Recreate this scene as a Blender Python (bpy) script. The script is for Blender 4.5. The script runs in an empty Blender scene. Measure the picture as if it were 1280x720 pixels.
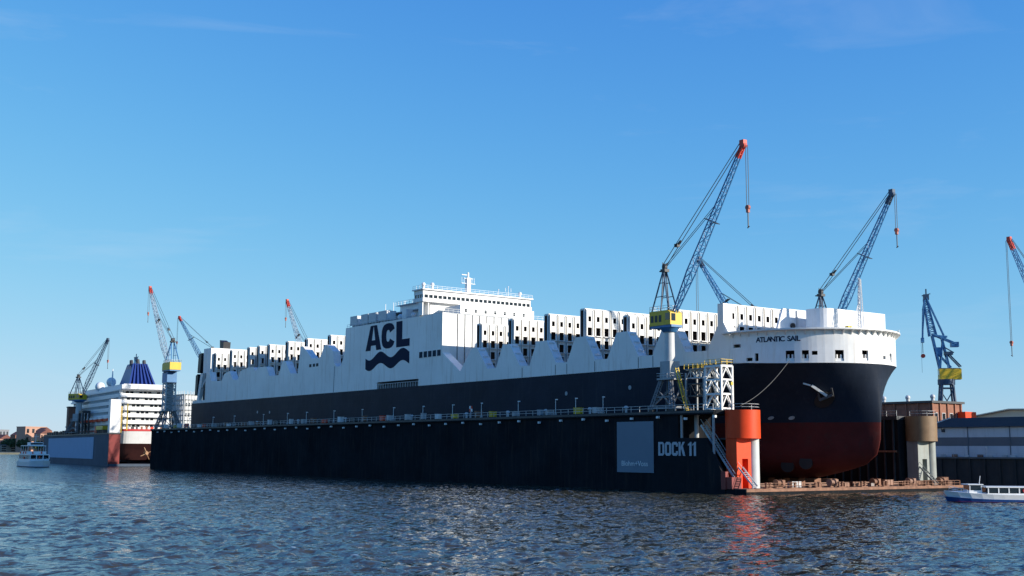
import bpy, math, random
import numpy as np
from mathutils import Vector, Matrix
R = math.radians
random.seed(11); rng = np.random.default_rng(5)
S = bpy.context.scene
COL = S.collection

# ------------------------------------------------------------------ camera
cam_data = bpy.data.cameras.new('camera')
cam = bpy.data.objects.new('camera', cam_data); COL.objects.link(cam)
YAW, PITCH, ROLL, FPX = 2.5220353, 0.1359877, 0.00597194, 1491.61
fw = Vector((math.cos(YAW)*math.cos(PITCH), math.sin(YAW)*math.cos(PITCH), math.sin(PITCH)))
rt = Vector((math.sin(YAW), -math.cos(YAW), 0)); up = rt.cross(fw)
c_, s_ = math.cos(ROLL), math.sin(ROLL)
rt2 = rt*c_ + up*s_; up2 = up*c_ - rt*s_
cam.matrix_world = Matrix(((rt2.x, up2.x, -fw.x, 159.37), (rt2.y, up2.y, -fw.y, -163.59), (rt2.z, up2.z, -fw.z, 7.73), (0, 0, 0, 1)))
cam_data.sensor_width = 36; cam_data.lens = FPX/1280*36
cam_data.clip_start = 1; cam_data.clip_end = 40000
S.camera = cam
S.render.resolution_x, S.render.resolution_y = 1024, 576

# ------------------------------------------------------------------ sky, sun, exposure
SUN_AZ, SUN_EL = R(33), R(18.5)          # azimuth from +x towards +y
w = bpy.data.worlds.new('World'); S.world = w; w.use_nodes = True
nt = w.node_tree; nt.nodes.clear()
wo = nt.nodes.new('ShaderNodeOutputWorld'); bg = nt.nodes.new('ShaderNodeBackground')
sky = nt.nodes.new('ShaderNodeTexSky'); sky.sky_type = 'NISHITA'; sky.sun_disc = False
sky.sun_elevation = SUN_EL; sky.sun_rotation = R(90) - SUN_AZ
sky.air_density = 1.0; sky.dust_density = 0.0; sky.ozone_density = 3.0; sky.altitude = 0
SKY_A, SKY_B, SKY_P = (.52, 1.13, 3.97), (.095, .19, .6), (1.5, 1.5, 1.3)      # response per channel: A*x^p/(1+B*x^p)
sp_ = nt.nodes.new('ShaderNodeSeparateColor'); cb_ = nt.nodes.new('ShaderNodeCombineColor'); nt.links.new(sky.outputs[0], sp_.inputs[0])
for i in range(3):
    n_a = nt.nodes.new('ShaderNodeMath'); n_a.operation = 'MULTIPLY'; n_a.inputs[1].default_value = SKY_A[i]
    n_b = nt.nodes.new('ShaderNodeMath'); n_b.operation = 'MULTIPLY_ADD'; n_b.inputs[1].default_value = SKY_B[i]; n_b.inputs[2].default_value = 1
    n_d = nt.nodes.new('ShaderNodeMath'); n_d.operation = 'DIVIDE'
    n_p = nt.nodes.new('ShaderNodeMath'); n_p.operation = 'POWER'; n_p.inputs[1].default_value = SKY_P[i]; nt.links.new(sp_.outputs[i], n_p.inputs[0])
    nt.links.new(n_p.outputs[0], n_a.inputs[0]); nt.links.new(n_p.outputs[0], n_b.inputs[0]); nt.links.new(n_a.outputs[0], n_d.inputs[0]); nt.links.new(n_b.outputs[0], n_d.inputs[1]); nt.links.new(n_d.outputs[0], cb_.inputs[i])
# thin cirrus wisps
tc = nt.nodes.new('ShaderNodeTexCoord'); mp = nt.nodes.new('ShaderNodeMapping')
mp.inputs['Scale'].default_value = (3.0, 3.0, 17.0); mp.inputs['Location'].default_value = (0.57, 16.72, 8.66)
n1 = nt.nodes.new('ShaderNodeTexNoise'); n1.inputs['Scale'].default_value = 1.0; n1.inputs['Detail'].default_value = 7; n1.inputs['Roughness'].default_value = .6
n1.inputs['Distortion'].default_value = .5
nt.links.new(tc.outputs['Generated'], mp.inputs['Vector']); nt.links.new(mp.outputs[0], n1.inputs['Vector'])
cr = nt.nodes.new('ShaderNodeValToRGB'); cr.color_ramp.elements[0].position = .58; cr.color_ramp.elements[1].position = 1.0
cr.color_ramp.elements[1].color = (.26, .26, .26, 1)
nt.links.new(n1.outputs['Fac'], cr.inputs['Fac'])
mx = nt.nodes.new('ShaderNodeMixRGB'); mx.inputs['Color2'].default_value = (5.2, 5.5, 5.9, 1)
nt.links.new(cr.outputs[0], mx.inputs['Fac']); nt.links.new(cb_.outputs[0], mx.inputs['Color1'])
nt.links.new(mx.outputs[0], bg.inputs['Color']); bg.inputs['Strength'].default_value = 0.124
nt.links.new(bg.outputs[0], wo.inputs[0])
sd = bpy.data.lights.new('sun', 'SUN'); sd.energy = 5.0; sd.angle = R(.53); sd.color = (1, .93, .82)
so = bpy.data.objects.new('sun', sd); COL.objects.link(so)
sdir = Vector((math.cos(SUN_AZ)*math.cos(SUN_EL), math.sin(SUN_AZ)*math.cos(SUN_EL), math.sin(SUN_EL)))
so.rotation_euler = sdir.to_track_quat('Z', 'Y').to_euler(); so.location = (0, 0, 300)
S.view_settings.view_transform = 'Standard'; S.view_settings.look = 'None'
S.view_settings.exposure = 0.3; S.view_settings.gamma = 1; S.view_settings.use_curve_mapping = False

# ------------------------------------------------------------------ materials
MATS = {}
def mat(name, col, rough=.5, var=.12, scale=.6, metal=0, stain=None, stain_amt=.3, streak=False, plates=None, spec=.5, bump=0):
    if name in MATS: return MATS[name]
    m = bpy.data.materials.new(name); m.use_nodes = True; t = m.node_tree; b = t.nodes['Principled BSDF']
    MATS[name] = m
    co = t.nodes.new('ShaderNodeTexCoord'); src = co.outputs['Object']
    n = t.nodes.new('ShaderNodeTexNoise'); n.inputs['Scale'].default_value = scale; n.inputs['Detail'].default_value = 6; n.inputs['Roughness'].default_value = .65
    t.links.new(src, n.inputs['Vector'])
    ramp = t.nodes.new('ShaderNodeValToRGB'); e = ramp.color_ramp.elements
    e[0].position, e[1].position = .3, .72
    e[0].color = tuple(max(0, c*(1-var)) for c in col)+(1,); e[1].color = tuple(min(1, c*(1+var*.7)) for c in col)+(1,)
    t.links.new(n.outputs['Fac'], ramp.inputs['Fac']); out = ramp.outputs[0]
    if stain:
        mpg = t.nodes.new('ShaderNodeMapping'); mpg.inputs['Scale'].default_value = (1.1, 1.1, .09) if streak else (.5, .5, .5)
        t.links.new(src, mpg.inputs['Vector'])
        n2 = t.nodes.new('ShaderNodeTexNoise'); n2.inputs['Scale'].default_value = 1; n2.inputs['Detail'].default_value = 7; n2.inputs['Roughness'].default_value = .7
        t.links.new(mpg.outputs[0], n2.inputs['Vector'])
        r2 = t.nodes.new('ShaderNodeValToRGB'); r2.color_ramp.elements[0].position = .53; r2.color_ramp.elements[1].position = .74
        r2.color_ramp.elements[1].color = (stain_amt,)*3+(1,)
        t.links.new(n2.outputs['Fac'], r2.inputs['Fac'])
        mxx = t.nodes.new('ShaderNodeMixRGB'); mxx.inputs['Color2'].default_value = tuple(stain)+(1,)
        t.links.new(r2.outputs[0], mxx.inputs['Fac']); t.links.new(out, mxx.inputs['Color1']); out = mxx.outputs[0]
    t.links.new(out, b.inputs['Base Color'])
    b.inputs['Roughness'].default_value = rough; b.inputs['Metallic'].default_value = metal; b.inputs['Specular IOR Level'].default_value = spec
    if plates or bump:
        bp = t.nodes.new('ShaderNodeBump'); bp.inputs['Strength'].default_value = .5
        n3 = t.nodes.new('ShaderNodeTexNoise'); n3.inputs['Scale'].default_value = .35; n3.inputs['Detail'].default_value = 3
        t.links.new(src, n3.inputs['Vector'])
        if plates:     # plating seams along x and z plus slight oil-canning
            sx = t.nodes.new('ShaderNodeSeparateXYZ'); cb = t.nodes.new('ShaderNodeCombineXYZ')
            t.links.new(src, sx.inputs[0]); t.links.new(sx.outputs['X'], cb.inputs['X']); t.links.new(sx.outputs['Z'], cb.inputs['Y'])
            bk = t.nodes.new('ShaderNodeTexBrick'); bk.inputs['Scale'].default_value = 1
            bk.inputs['Brick Width'].default_value = plates[0]; bk.inputs['Row Height'].default_value = plates[1]; bk.inputs['Mortar Size'].default_value = .05
            bk.inputs['Color1'].default_value = (1, 1, 1, 1); bk.inputs['Color2'].default_value = (.9, .9, .9, 1); bk.inputs['Mortar'].default_value = (0, 0, 0, 1)
            t.links.new(cb.outputs[0], bk.inputs['Vector'])
            ad = t.nodes.new('ShaderNodeMath'); ad.operation = 'MULTIPLY_ADD'; ad.inputs[1].default_value = .12
            t.links.new(bk.outputs['Color'], ad.inputs[0]); t.links.new(n3.outputs['Fac'], ad.inputs[2]); hs = ad.outputs[0]
            bp.inputs['Distance'].default_value = .12
        else:
            n3.inputs['Scale'].default_value = bump; hs = n3.outputs['Fac']; bp.inputs['Distance'].default_value = .04
        t.links.new(hs, bp.inputs['Height']); t.links.new(bp.outputs[0], b.inputs['Normal'])
    return m
RUST = (.20, .075, .03)
WHITE = mat('white_paint', (.80, .79, .76), .45, .07, .5, stain=(.55, .40, .24), stain_amt=.42, streak=True)
SIDEW = mat('white_side_plate', (.86, .82, .76), .42, .12, .06, stain=(.46, .35, .25), stain_amt=.55, streak=True, plates=(11, 2.6))
GUIDE = mat('cell_guide_paint', (.78, .77, .73), .5, .10, .8, stain=(.72, .50, .20), stain_amt=.75, streak=True)
NAVY = mat('navy_hull_paint', (.021, .028, .043), .4, .25, .12, stain=(.045, .05, .06), stain_amt=.4, streak=True, plates=(12, 2.8), spec=.04)
DOCKN = mat('navy_dock_paint', (.020, .022, .025), .5, .35, .1, stain=(.075, .05, .04), stain_amt=.6, streak=True, plates=(9, 3.1), spec=0)
REDH = mat('red_antifouling', (.10, .02, .018), .6, .3, .12, stain=(.07, .03, .026), stain_amt=.8, plates=(10, 2.5), spec=0.08)
LOGO = mat('logo_navy', (.013, .022, .05), .6, .1, spec=.05)
GREYL = mat('grey_lettering', (.42, .45, .48), .5, .18, 1.5)
PANEL = mat('slate_blue_panel', (.21, .245, .28), .6, .05, .2, spec=.05)
ORANGE = mat('orange_red_paint', (.82, .068, .014), .5, .10, .5, stain=(.45, .10, .04), stain_amt=.3, streak=True, spec=.25)
TAN = mat('tan_rusty_drum', (.24, .15, .075), .6, .2, .5, stain=RUST, stain_amt=.6, streak=True)
GREY = mat('grey_steel', (.34, .36, .37), .5, .15, .7, stain=(.22, .16, .11), stain_amt=.5, streak=True)
LGREY = mat('light_grey_steel', (.56, .57, .56), .5, .12, .7, stain=(.35, .24, .15), stain_amt=.45, streak=True)
DGREY = mat('dark_steel', (.045, .048, .052), .55, .3, .8)
BLACK = mat('black_paint', (.012, .012, .014), .5, .2)
DARK = mat('dark_interior', (.03, .031, .034), .7, .3, .6)  # dark tone standing in for shade inside slots, rooms and openings
RUSTM = mat('rusty_steel', (.27, .13, .075), .75, .4, .8, stain=(.12, .05, .03), stain_amt=.8, bump=2)
RUSTD = mat('rusty_deck_plate', (.24, .14, .095), .8, .35, .4, stain=(.10, .06, .045), stain_amt=.8, bump=1.5)
YEL = mat('crane_yellow', (.72, .47, .02), .45, .10, .6, stain=(.35, .2, .05), stain_amt=.4, streak=True)
CBLUE = mat('crane_blue', (.045, .18, .38), .45, .15, .6)
CDARK = mat('crane_dark_blue', (.025, .06, .115), .5, .2, .6)
CRED = mat('crane_tip_red', (.60, .05, .025), .5, .1)
CGREY = mat('crane_pale_blue_grey', (.30, .37, .44), .5, .15)
ROPE = mat('steel_rope', (.05, .055, .06), .6, .1)
FIBRE = mat('fibre_rope', (.16, .155, .14), .8, .2)
GLASS = mat('dark_glass', (.015, .02, .025), .08, .1, spec=.8)
CONC = mat('quay_concrete', (.17, .16, .145), .85, .25, .3, bump=3)
QUAYW = mat('quay_wall_steel', (.035, .032, .03), .7, .35, .3, stain=(.09, .055, .035), stain_amt=.6, streak=True)
BRICK = mat('red_brick', (.30, .125, .075), .8, .2, .9, bump=4)
SHEDW = mat('shed_white_cladding', (.64, .65, .65), .5, .08, .3, stain=(.3, .3, .3), stain_amt=.35, streak=True)
SHEDG = mat('shed_grey_cladding', (.15, .16, .175), .5, .1, .3)
SHEDR = mat('shed_roof_felt', (.045, .042, .036), .7, .15, .3)
BEIGE = mat('beige_roof', (.74, .64, .46), .6, .08, .2)
CRW = mat('cruise_white', (.80, .79, .77), .4, .05, .3, stain=(.55, .45, .35), stain_amt=.25, streak=True)
CRB = mat('cruise_funnel_blue', (.022, .05, .22), .4, .1)
CRR = mat('cruise_red_stripe', (.50, .03, .03), .45, .1)
DOCKB = mat('blue_grey_dock_paint', (.085, .11, .145), .6, .2, .1, stain=(.03, .03, .03), stain_amt=.5, streak=True, plates=(8, 3), spec=.05)
DOCKPAN = mat('pale_blue_panel', (.34, .44, .58), .6, .06, .2, spec=.05)
DREDP = mat('dark_red_paint', (.22, .022, .018), .5, .2, .5)
BOATB = mat('boat_blue', (.015, .07, .24), .3, .08)
BOATW = mat('boat_white', (.80, .80, .78), .35, .05, .8)
TREEC = mat('tree_leaf', (.055, .085, .03), .8, .35, 1.5)
BARK = mat('bark', (.06, .045, .035), .9, .2)
LAMPW = mat('lamp_white', (.75, .75, .72), .5, .08)
SLATE = mat('slate_window', (.05, .065, .08), .6, .15, spec=0)
BUFF = mat('buff_stone', (.40, .33, .26), .8, .15, .05)
BANK = mat('bank_ground', (.12, .12, .09), .9, .3, .02)

# ------------------------------------------------------------------ mesh builder
class MB:
    def __init__(s): s.v = []; s.f = []; s.m = []; s.mats = []; s.mi = 0
    def use(s, m):
        if m not in s.mats: s.mats.append(m)
        s.mi = s.mats.index(m); return s
    def add(s, vs, fs):
        o = len(s.v); s.v += [tuple(p) for p in vs]
        for f in fs: s.f.append([i+o for i in f]); s.m.append(s.mi)
        return s
    def box(s, x0, x1, y0, y1, z0, z1):
        return s.add([(x0,y0,z0),(x1,y0,z0),(x1,y1,z0),(x0,y1,z0),(x0,y0,z1),(x1,y0,z1),(x1,y1,z1),(x0,y1,z1)],
                     [(0,3,2,1),(4,5,6,7),(0,1,5,4),(1,2,6,5),(2,3,7,6),(3,0,4,7)])
    def bar(s, a, b, w=.1, h=None):
        a, b = Vector(a), Vector(b); d = (b-a)
        if d.length < 1e-6: return s
        d.normalize(); u = d.cross(Vector((0,0,1)))
        if u.length < 1e-3: u = Vector((1,0,0))
        u.normalize(); t = u.cross(d); h = h or w; u *= w/2; t *= h/2
        vs = [a-u-t, a+u-t, a+u+t, a-u+t, b-u-t, b+u-t, b+u+t, b-u+t]
        return s.add(vs, [(0,1,2,3),(7,6,5,4),(0,4,5,1),(1,5,6,2),(2,6,7,3),(3,7,4,0)])
    def cone(s, a, b, r0, r1, n=16, caps=True):
        a, b = Vector(a), Vector(b); d = (b-a).normalized(); u = d.cross(Vector((0,0,1)))
        if u.length < 1e-3: u = Vector((1,0,0))
        u.normalize(); t = d.cross(u); vs = []
        for k in range(n):
            an = 2*math.pi*k/n; q = u*math.cos(an)+t*math.sin(an); vs.append(a+q*r0)
        for k in range(n):
            an = 2*math.pi*k/n; q = u*math.cos(an)+t*math.sin(an); vs.append(b+q*r1)
        fs = [(k, (k+1)%n, n+(k+1)%n, n+k) for k in range(n)]
        if caps: fs += [tuple(range(2*n, 3*n))[::-1], tuple(range(3*n, 4*n))]; vs = vs+vs      # caps keep their own vertices
        return s.add(vs, fs)
    def prism(s, poly, axis, a0, a1):
        """poly: 2-D list; axis 'y': (x,z) extruded along y; 'x': (y,z); 'z': (x,y)"""
        area = sum(poly[i][0]*poly[(i+1)%len(poly)][1]-poly[(i+1)%len(poly)][0]*poly[i][1] for i in range(len(poly)))
        if (area < 0): poly = poly[::-1]
        n = len(poly)
        mk = {'y': lambda p, a: (p[0], a, p[1]), 'x': lambda p, a: (a, p[0], p[1]), 'z': lambda p, a: (p[0], p[1], a)}[axis]
        vs = [mk(p, a0) for p in poly]+[mk(p, a1) for p in poly]
        lo, hi = list(range(n)), list(range(n, 2*n))
        sides = [(k, (k+1)%n, n+(k+1)%n, n+k) for k in range(n)]
        if axis == 'y': fs = [lo, hi[::-1]]+[q[::-1] for q in sides]
        else: fs = [lo[::-1], hi]+sides
        return s.add(vs, fs)
    def sphere(s, c, r, n=10, m=6, sz=1):
        vs = []; fs = []
        for j in range(m+1):
            p = math.pi*j/m
            for k in range(n):
                a = 2*math.pi*k/n; vs.append((c[0]+r*math.sin(p)*math.cos(a), c[1]+r*math.sin(p)*math.sin(a), c[2]+r*sz*math.cos(p)))
        for j in range(m):
            for k in range(n): fs.append((j*n+k, (j+1)*n+k, (j+1)*n+(k+1)%n, j*n+(k+1)%n))
        return s.add(vs, fs)
    def sk(s, k): s.v = [(p[0]*k, p[1]*k, p[2]) for p in s.v]; return s
    def mesh(s, name, mt=None, off=(0,0,0), smooth=False):
        me = bpy.data.meshes.new(name)
        vs = [(p[0]-off[0], p[1]-off[1], p[2]-off[2]) for p in s.v]
        me.from_pydata(vs, [], s.f)
        ms = s.mats if s.mats else [mt]
        for q in ms: me.materials.append(q)
        if len(ms) > 1: me.polygons.foreach_set('material_index', s.m)
        if smooth: me.polygons.foreach_set('use_smooth', [True]*len(me.polygons))
        me.update(); return me
    def build(s, name, mt=None, parent=None, world=False, smooth=False):
        off = Vector((0,0,0)); p = parent
        if world:
            while p is not None: off += p.location; p = p.parent
        return link(name, s.mesh(name, mt, off, smooth), parent)
def link(name, me, parent=None, loc=None):
    o = bpy.data.objects.new(name, me); COL.objects.link(o)
    if parent is not None: o.parent = parent
    if loc is not None: o.location = loc
    return o
def tag(o, label=None, cat=None, group=None, kind=None):
    for k, v in (('label', label), ('category', cat), ('group', group), ('kind', kind)):
        if v: o[k] = v
    return o
def thing(name, label, cat, loc=(0,0,0), rz=0, group=None):
    o = bpy.data.objects.new(name, None); COL.objects.link(o); o.empty_display_size = .5
    o.location = loc; o.rotation_euler = (0, 0, rz); return tag(o, label, cat, group)
ORD = 'first second third fourth fifth sixth seventh eighth ninth tenth eleventh twelfth thirteenth fourteenth fifteenth sixteenth seventeenth eighteenth nineteenth twentieth'.split()
ORD += ['twenty-'+q for q in ORD[:9]]+['thirtieth']+['thirty-'+q for q in ORD[:9]]+['fortieth']
def text_mesh(txt, size, bold=0., ext=.02, sx=1., m=None):
    """lettering mesh in local x/z plane facing -y, origin at lower left"""
    cu = bpy.data.curves.new('t', 'FONT'); cu.body = txt; cu.size = size; cu.offset = bold; cu.extrude = ext; cu.resolution_u = 3
    ob = bpy.data.objects.new('t', cu); COL.objects.link(ob); bpy.context.view_layer.update()
    me = bpy.data.meshes.new_from_object(ob.evaluated_get(bpy.context.evaluated_depsgraph_get()))
    bpy.data.objects.remove(ob); bpy.data.curves.remove(cu)
    me.transform(Matrix.Rotation(R(90), 4, 'X') @ Matrix.Scale(sx, 4, (1,0,0)))
    me.materials.clear(); me.materials.append(m); return me
def lattice(mb, a, b, w0, w1, bays, upv=(0,0,1), chord=.22, lace=.1, sides=4):
    """four-chord lattice boom from a to b"""
    a, b = Vector(a), Vector(b); d = (b-a).normalized(); side = d.cross(Vector(upv))
    if side.length < 1e-3: side = Vector((0,1,0))
    side.normalize(); nrm = side.cross(d)
    def pt(t, i):
        wv = w0+(w1-w0)*t; sx, sy = ((-1,-1),(1,-1),(1,1),(-1,1))[i]
        return a+(b-a)*t+side*(sx*wv/2)+nrm*(sy*wv/2)
    for i in range(4): mb.bar(pt(0,i), pt(1,i), chord)
    for k in range(bays):
        t0, t1 = k/bays, (k+1)/bays
        for i in range(sides):
            j = (i+1)%4
            mb.bar(pt(t1,i), pt(t1,j), lace)
            if (k+i)%2: mb.bar(pt(t0,i), pt(t1,j), lace)
            else: mb.bar(pt(t0,j), pt(t1,i), lace)
    return mb
def railing(mb, pts, h=1.1, step=2.5, w=.06, rails=2):
    for p, q in zip(pts[:-1], pts[1:]):
        p, q = Vector(p), Vector(q); n = max(1, int((q-p).length/step))
        for k in range(n+1):
            b0 = p+(q-p)*(k/n); mb.bar(b0, b0+Vector((0,0,h)), w)
        for r in range(rails):
            z = Vector((0,0,h*(r+1)/rails)); mb.bar(p+z, q+z, w)
    return mb

# ------------------------------------------------------------------ water (one sheet, finely waved near the camera, coarser to the horizon)
def axis(lo, hi, step, far, grow=1.07):
    c = list(np.arange(lo, hi, step)); a = [lo]; d = step
    while a[-1] > -far: d *= grow; a.append(a[-1]-d)
    b = [c[-1]]; d = step
    while b[-1] < far: d *= grow; b.append(b[-1]+d)
    return np.array(a[:0:-1]+c+b[1:])
def build_water():
    X = axis(-60, 130, .40, 9000, 1.022); Y = axis(-125, 0, .40, 9000, 1.022)
    gx, gy = np.meshgrid(X, Y); dx = np.gradient(X); dy = np.gradient(Y)
    sp = np.maximum(dx[None, :], dy[:, None])
    z = np.zeros_like(gx); wind = R(205)
    # slow patchiness so that the chop comes and goes
    patch = .75+.35*np.sin(gx*.031+1.3*np.sin(gy*.023))*np.sin(gy*.043+1.1*np.sin(gx*.019))
    for k in range(72):
        lam = 1.15*(8/1.15)**rng.random(); a = wind+rng.normal(0, .75); kk = 2*math.pi/lam
        amp = .0080*min(lam, 4.)**.7*(.6+.8*rng.random())
        ph = (gx*math.cos(a)+gy*math.sin(a))*kk+rng.random()*6.283
        ok = np.clip((lam/sp-2.5)/2, 0, 1)
        z += amp*ok*patch*(np.sin(ph)+.22*np.cos(2*ph))
    nx, ny = len(X), len(Y)
    co = np.stack([gx, gy, z], -1).reshape(-1, 3)
    i = np.arange(nx*ny).reshape(ny, nx)
    q = np.stack([i[:-1,:-1], i[:-1,1:], i[1:,1:], i[1:,:-1]], -1).reshape(-1, 4)
    me = bpy.data.meshes.new('water'); me.vertices.add(len(co)); me.vertices.foreach_set('co', co.ravel())
    me.loops.add(q.size); me.loops.foreach_set('vertex_index', q.ravel())
    me.polygons.add(len(q)); me.polygons.foreach_set('loop_start', np.arange(0, q.size, 4)); me.polygons.foreach_set('loop_total', np.full(len(q), 4))
    me.polygons.foreach_set('use_smooth', np.ones(len(q), bool)); me.update(calc_edges=True); me.validate()
    m = bpy.data.materials.new('river_water'); m.use_nodes = True; t = m.node_tree; b = t.nodes['Principled BSDF']
    b.inputs['Base Color'].default_value = (.046, .045, .031, 1); b.inputs['Roughness'].default_value = .09; b.inputs['IOR'].default_value = 1.333
    co_ = t.nodes.new('ShaderNodeTexCoord')
    mpg = t.nodes.new('ShaderNodeMapping'); mpg.inputs['Rotation'].default_value = (0, 0, R(25)); mpg.inputs['Scale'].default_value = (1, .62, 1)
    t.links.new(co_.outputs['Object'], mpg.inputs[0])
    gm = t.nodes.new('ShaderNodeNewGeometry'); cur = gm.outputs['Normal']
    for sc, amt, det in ((.8, 1.0, 2), (2.3, 1.15, 3)):      # unresolved ripples as normal tilt
        n = t.nodes.new('ShaderNodeTexNoise'); n.inputs['Scale'].default_value = sc; n.inputs['Detail'].default_value = det; n.inputs['Distortion'].default_value = .5
        t.links.new(mpg.outputs[0], n.inputs['Vector'])
        sb = t.nodes.new('ShaderNodeVectorMath'); sb.operation = 'SUBTRACT'; sb.inputs[1].default_value = (.5, .5, .5); t.links.new(n.outputs['Color'], sb.inputs[0])
        ml = t.nodes.new('ShaderNodeVectorMath'); ml.operation = 'MULTIPLY'; ml.inputs[1].default_value = (amt, amt, 0); t.links.new(sb.outputs[0], ml.inputs[0])
        ad = t.nodes.new('ShaderNodeVectorMath'); ad.operation = 'ADD'; t.links.new(cur, ad.inputs[0]); t.links.new(ml.outputs[0], ad.inputs[1]); cur = ad.outputs[0]
    nz = t.nodes.new('ShaderNodeVectorMath'); nz.operation = 'NORMALIZE'; t.links.new(cur, nz.inputs[0]); t.links.new(nz.outputs[0], b.inputs['Normal'])
    # broken crests: a little foam where the chop stands highest
    zf = float(np.quantile(z[sp < .8], .9996))
    sx = t.nodes.new('ShaderNodeSeparateXYZ'); t.links.new(gm.outputs['Position'], sx.inputs[0])
    nf = t.nodes.new('ShaderNodeTexNoise'); nf.inputs['Scale'].default_value = 3.5; nf.inputs['Detail'].default_value = 4; t.links.new(co_.outputs['Object'], nf.inputs['Vector'])
    ma = t.nodes.new('ShaderNodeMath'); ma.operation = 'MULTIPLY_ADD'; ma.inputs[1].default_value = .10; t.links.new(nf.outputs['Fac'], ma.inputs[0]); t.links.new(sx.outputs['Z'], ma.inputs[2])
    mr_ = t.nodes.new('ShaderNodeMapRange'); mr_.inputs['From Min'].default_value = zf+.055; mr_.inputs['From Max'].default_value = zf+.085; t.links.new(ma.outputs[0], mr_.inputs['Value'])
    mc = t.nodes.new('ShaderNodeMixRGB'); mc.inputs['Color1'].default_value = b.inputs['Base Color'].default_value; mc.inputs['Color2'].default_value = (.75, .76, .76, 1)
    t.links.new(mr_.outputs[0], mc.inputs['Fac']); t.links.new(mc.outputs[0], b.inputs['Base Color'])
    me.materials.append(m)
    tag(link('water', me), 'dark rippled river water', kind='structure')
build_water()

# ------------------------------------------------------------------ quay, land and far bank
mb = MB().use(CONC).box(-760, 320, 105.4, 900, -3, 6.8)
tag(mb.build('quay_ground'), 'concrete quay apron on the right', kind='structure')
qw = thing('quay_wall', 'dark steel quay wall below the striped warehouse', 'quay wall', (0, 105.2, 0))
MB().box(-760, 320, 104.9, 105.39, -3, 6.6).build('wall_sheet', QUAYW, qw, world=True)
MB().box(-760, 320, 104.5, 105.38, 6.6, 7.0).build('coping', CONC, qw, world=True)
pm = MB().box(-.2, .2, -.35, 0, -2, 6.4).mesh('fender_pile', QUAYW)
for k in range(60): link('fender_pile', pm, qw, (-130+k*4.1, -.3, 0))
mb = MB()
railing(mb, [(-60, 105.0, 7.0), (90, 105.0, 7.0)], 1.0, 3, .07); mb.build('railing', LGREY, qw, world=True)

# far bank on the left, about 1.5 km away
mb = MB().use(BANK)
prof = [(-1500, -400), (-1380, -50), (-1420, 130), (-1550, 420), (-2600, 900), (-3200, 300), (-2600, -700)]
mb.prism(prof, 'z', -2, 2.2)
tag(mb.build('far_bank'), 'low far river bank on the left horizon', kind='structure')
mb = MB().use(CONC).box(-760, -335, 74, 105.35, -3, 6.75)
tag(mb.build('pier_ground'), 'concrete pier behind the far docks', kind='structure')

mb = MB().use(mat('dark_reflected_slope', (.025, .04, .02), .9, .4, .03)); n = 40; g_ = np.random.default_rng(8); vs = []; fs = []  # unseen slope kept dark and tall so the hull side reflects less sky
for k in range(n):
    x = -2600+k*80; hgt = 48+18*g_.random()
    y0 = -330+.0*x
    vs += [(x, y0, -2), (x, y0-6, 5), (x, y0-70, hgt*.8), (x, y0-200, hgt), (x, y0-900, hgt*.7)]
for k in range(n-1):
    for j in range(4): fs.append((k*5+j, (k+1)*5+j, (k+1)*5+j+1, k*5+j+1))
tag(mb.add(vs, fs).build('unseen_bank_hill', smooth=True), 'dark river bank opposite the docks, out of frame, added for hull reflections', kind='structure')

# ------------------------------------------------------------------ floating dock 11
DW, DL, DT = 64.2, 320., 15.8
dock = thing('floating_dock', 'long dark navy floating dock lettered DOCK 11 carrying the container ship', 'floating dock', (-160, 32, 0))
pon = MB().use(DOCKN).box(-DL, 4, .25, DW+2.6, -3, .98).build('pontoon', None, dock, True)
MB().box(-DL+.5, 3.9, .6, DW+2.3, .984, 1.08).build('pontoon_deck', RUSTD, pon, True)
MB().box(3.9, 4.12, .2, DW+2.7, .55, 1.1).build('edge_plate', RUSTM, pon, True)
# near wing wall: outer skin with the stair opening at its end
near = MB().use(DOCKN).prism([(-DL,0),(-1.2,0),(-1.2,3.0),(-6,10.5),(-13.6,10.5),(-13.6,15.0),(-DL,15.0)], 'y', 0, .7).build('wing_wall', None, dock, True)
MB().use(DOCKN).box(-DL, -13.6, .7, 9.0, 0, 14.99).box(-13.6, -2.0, 8.2, 9.0, 1.1, 10.4).build('inner_wall', None, near, True)
MB().use(DOCKN).box(-DL-.3, -3.6, -.35, 9.35, 15.0, 15.8).box(-3.61, -.6, 6.6, 9.35, 15.0, 15.79).build('walkway_deck', None, near, True)
MB().box(-DL-.3, -3.6, -.37, -.345, 15.3, 15.75).build('rim_strip', DGREY, near, True)
MB().box(-1.2, .6, .05, 2.6, 1.0, 3.2).box(-2.1, -.9, -.06, .7, .9, 4.2).build('end_panel', DREDP, near, True)
far = MB().use(DOCKN).box(-DL, -3.5, DW-9, DW, 0, 15.0).build('wing_wall', None, dock, True)
far['label'] = 'far wing wall behind the ship'
MB().box(-DL-.3, -3.4, DW-9.35, DW+.35, 15.0, 15.8).build('walkway_deck', DGREY, far, True)
# ribs and pipes on the far wall's inner face, seen right of the bow
for k in range(12): MB().box(-30+k*2.3, -29.7+k*2.3, DW-9.4, DW-9, 1.1, 15).build('stiffener', DGREY, far, True)
MB().box(-30, -3.6, DW-9.7, DW-9.42, 8.0, 8.4).build('ledge', RUSTM, far, True)
# plate seams / vertical fender strips on the near wall
sm = MB().box(0, .07, -.022, 0, .3, 14.95).mesh('seam_strip', DOCKN)
for k in range(34): link('seam_strip', sm, near, (-DL+4+k*9.3+3.2*math.sin(k*2.7)-dock.location.x, -32, 0))
lm = MB().box(-.28, .28, -.5, 0, -.22, .22).mesh('wall_lamp', LAMPW)
for k in range(40): link('wall_lamp', lm, near, (-DL+9+k*7.9-dock.location.x, -32-.36, 14.45+.25*math.sin(k*2.1)))
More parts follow.
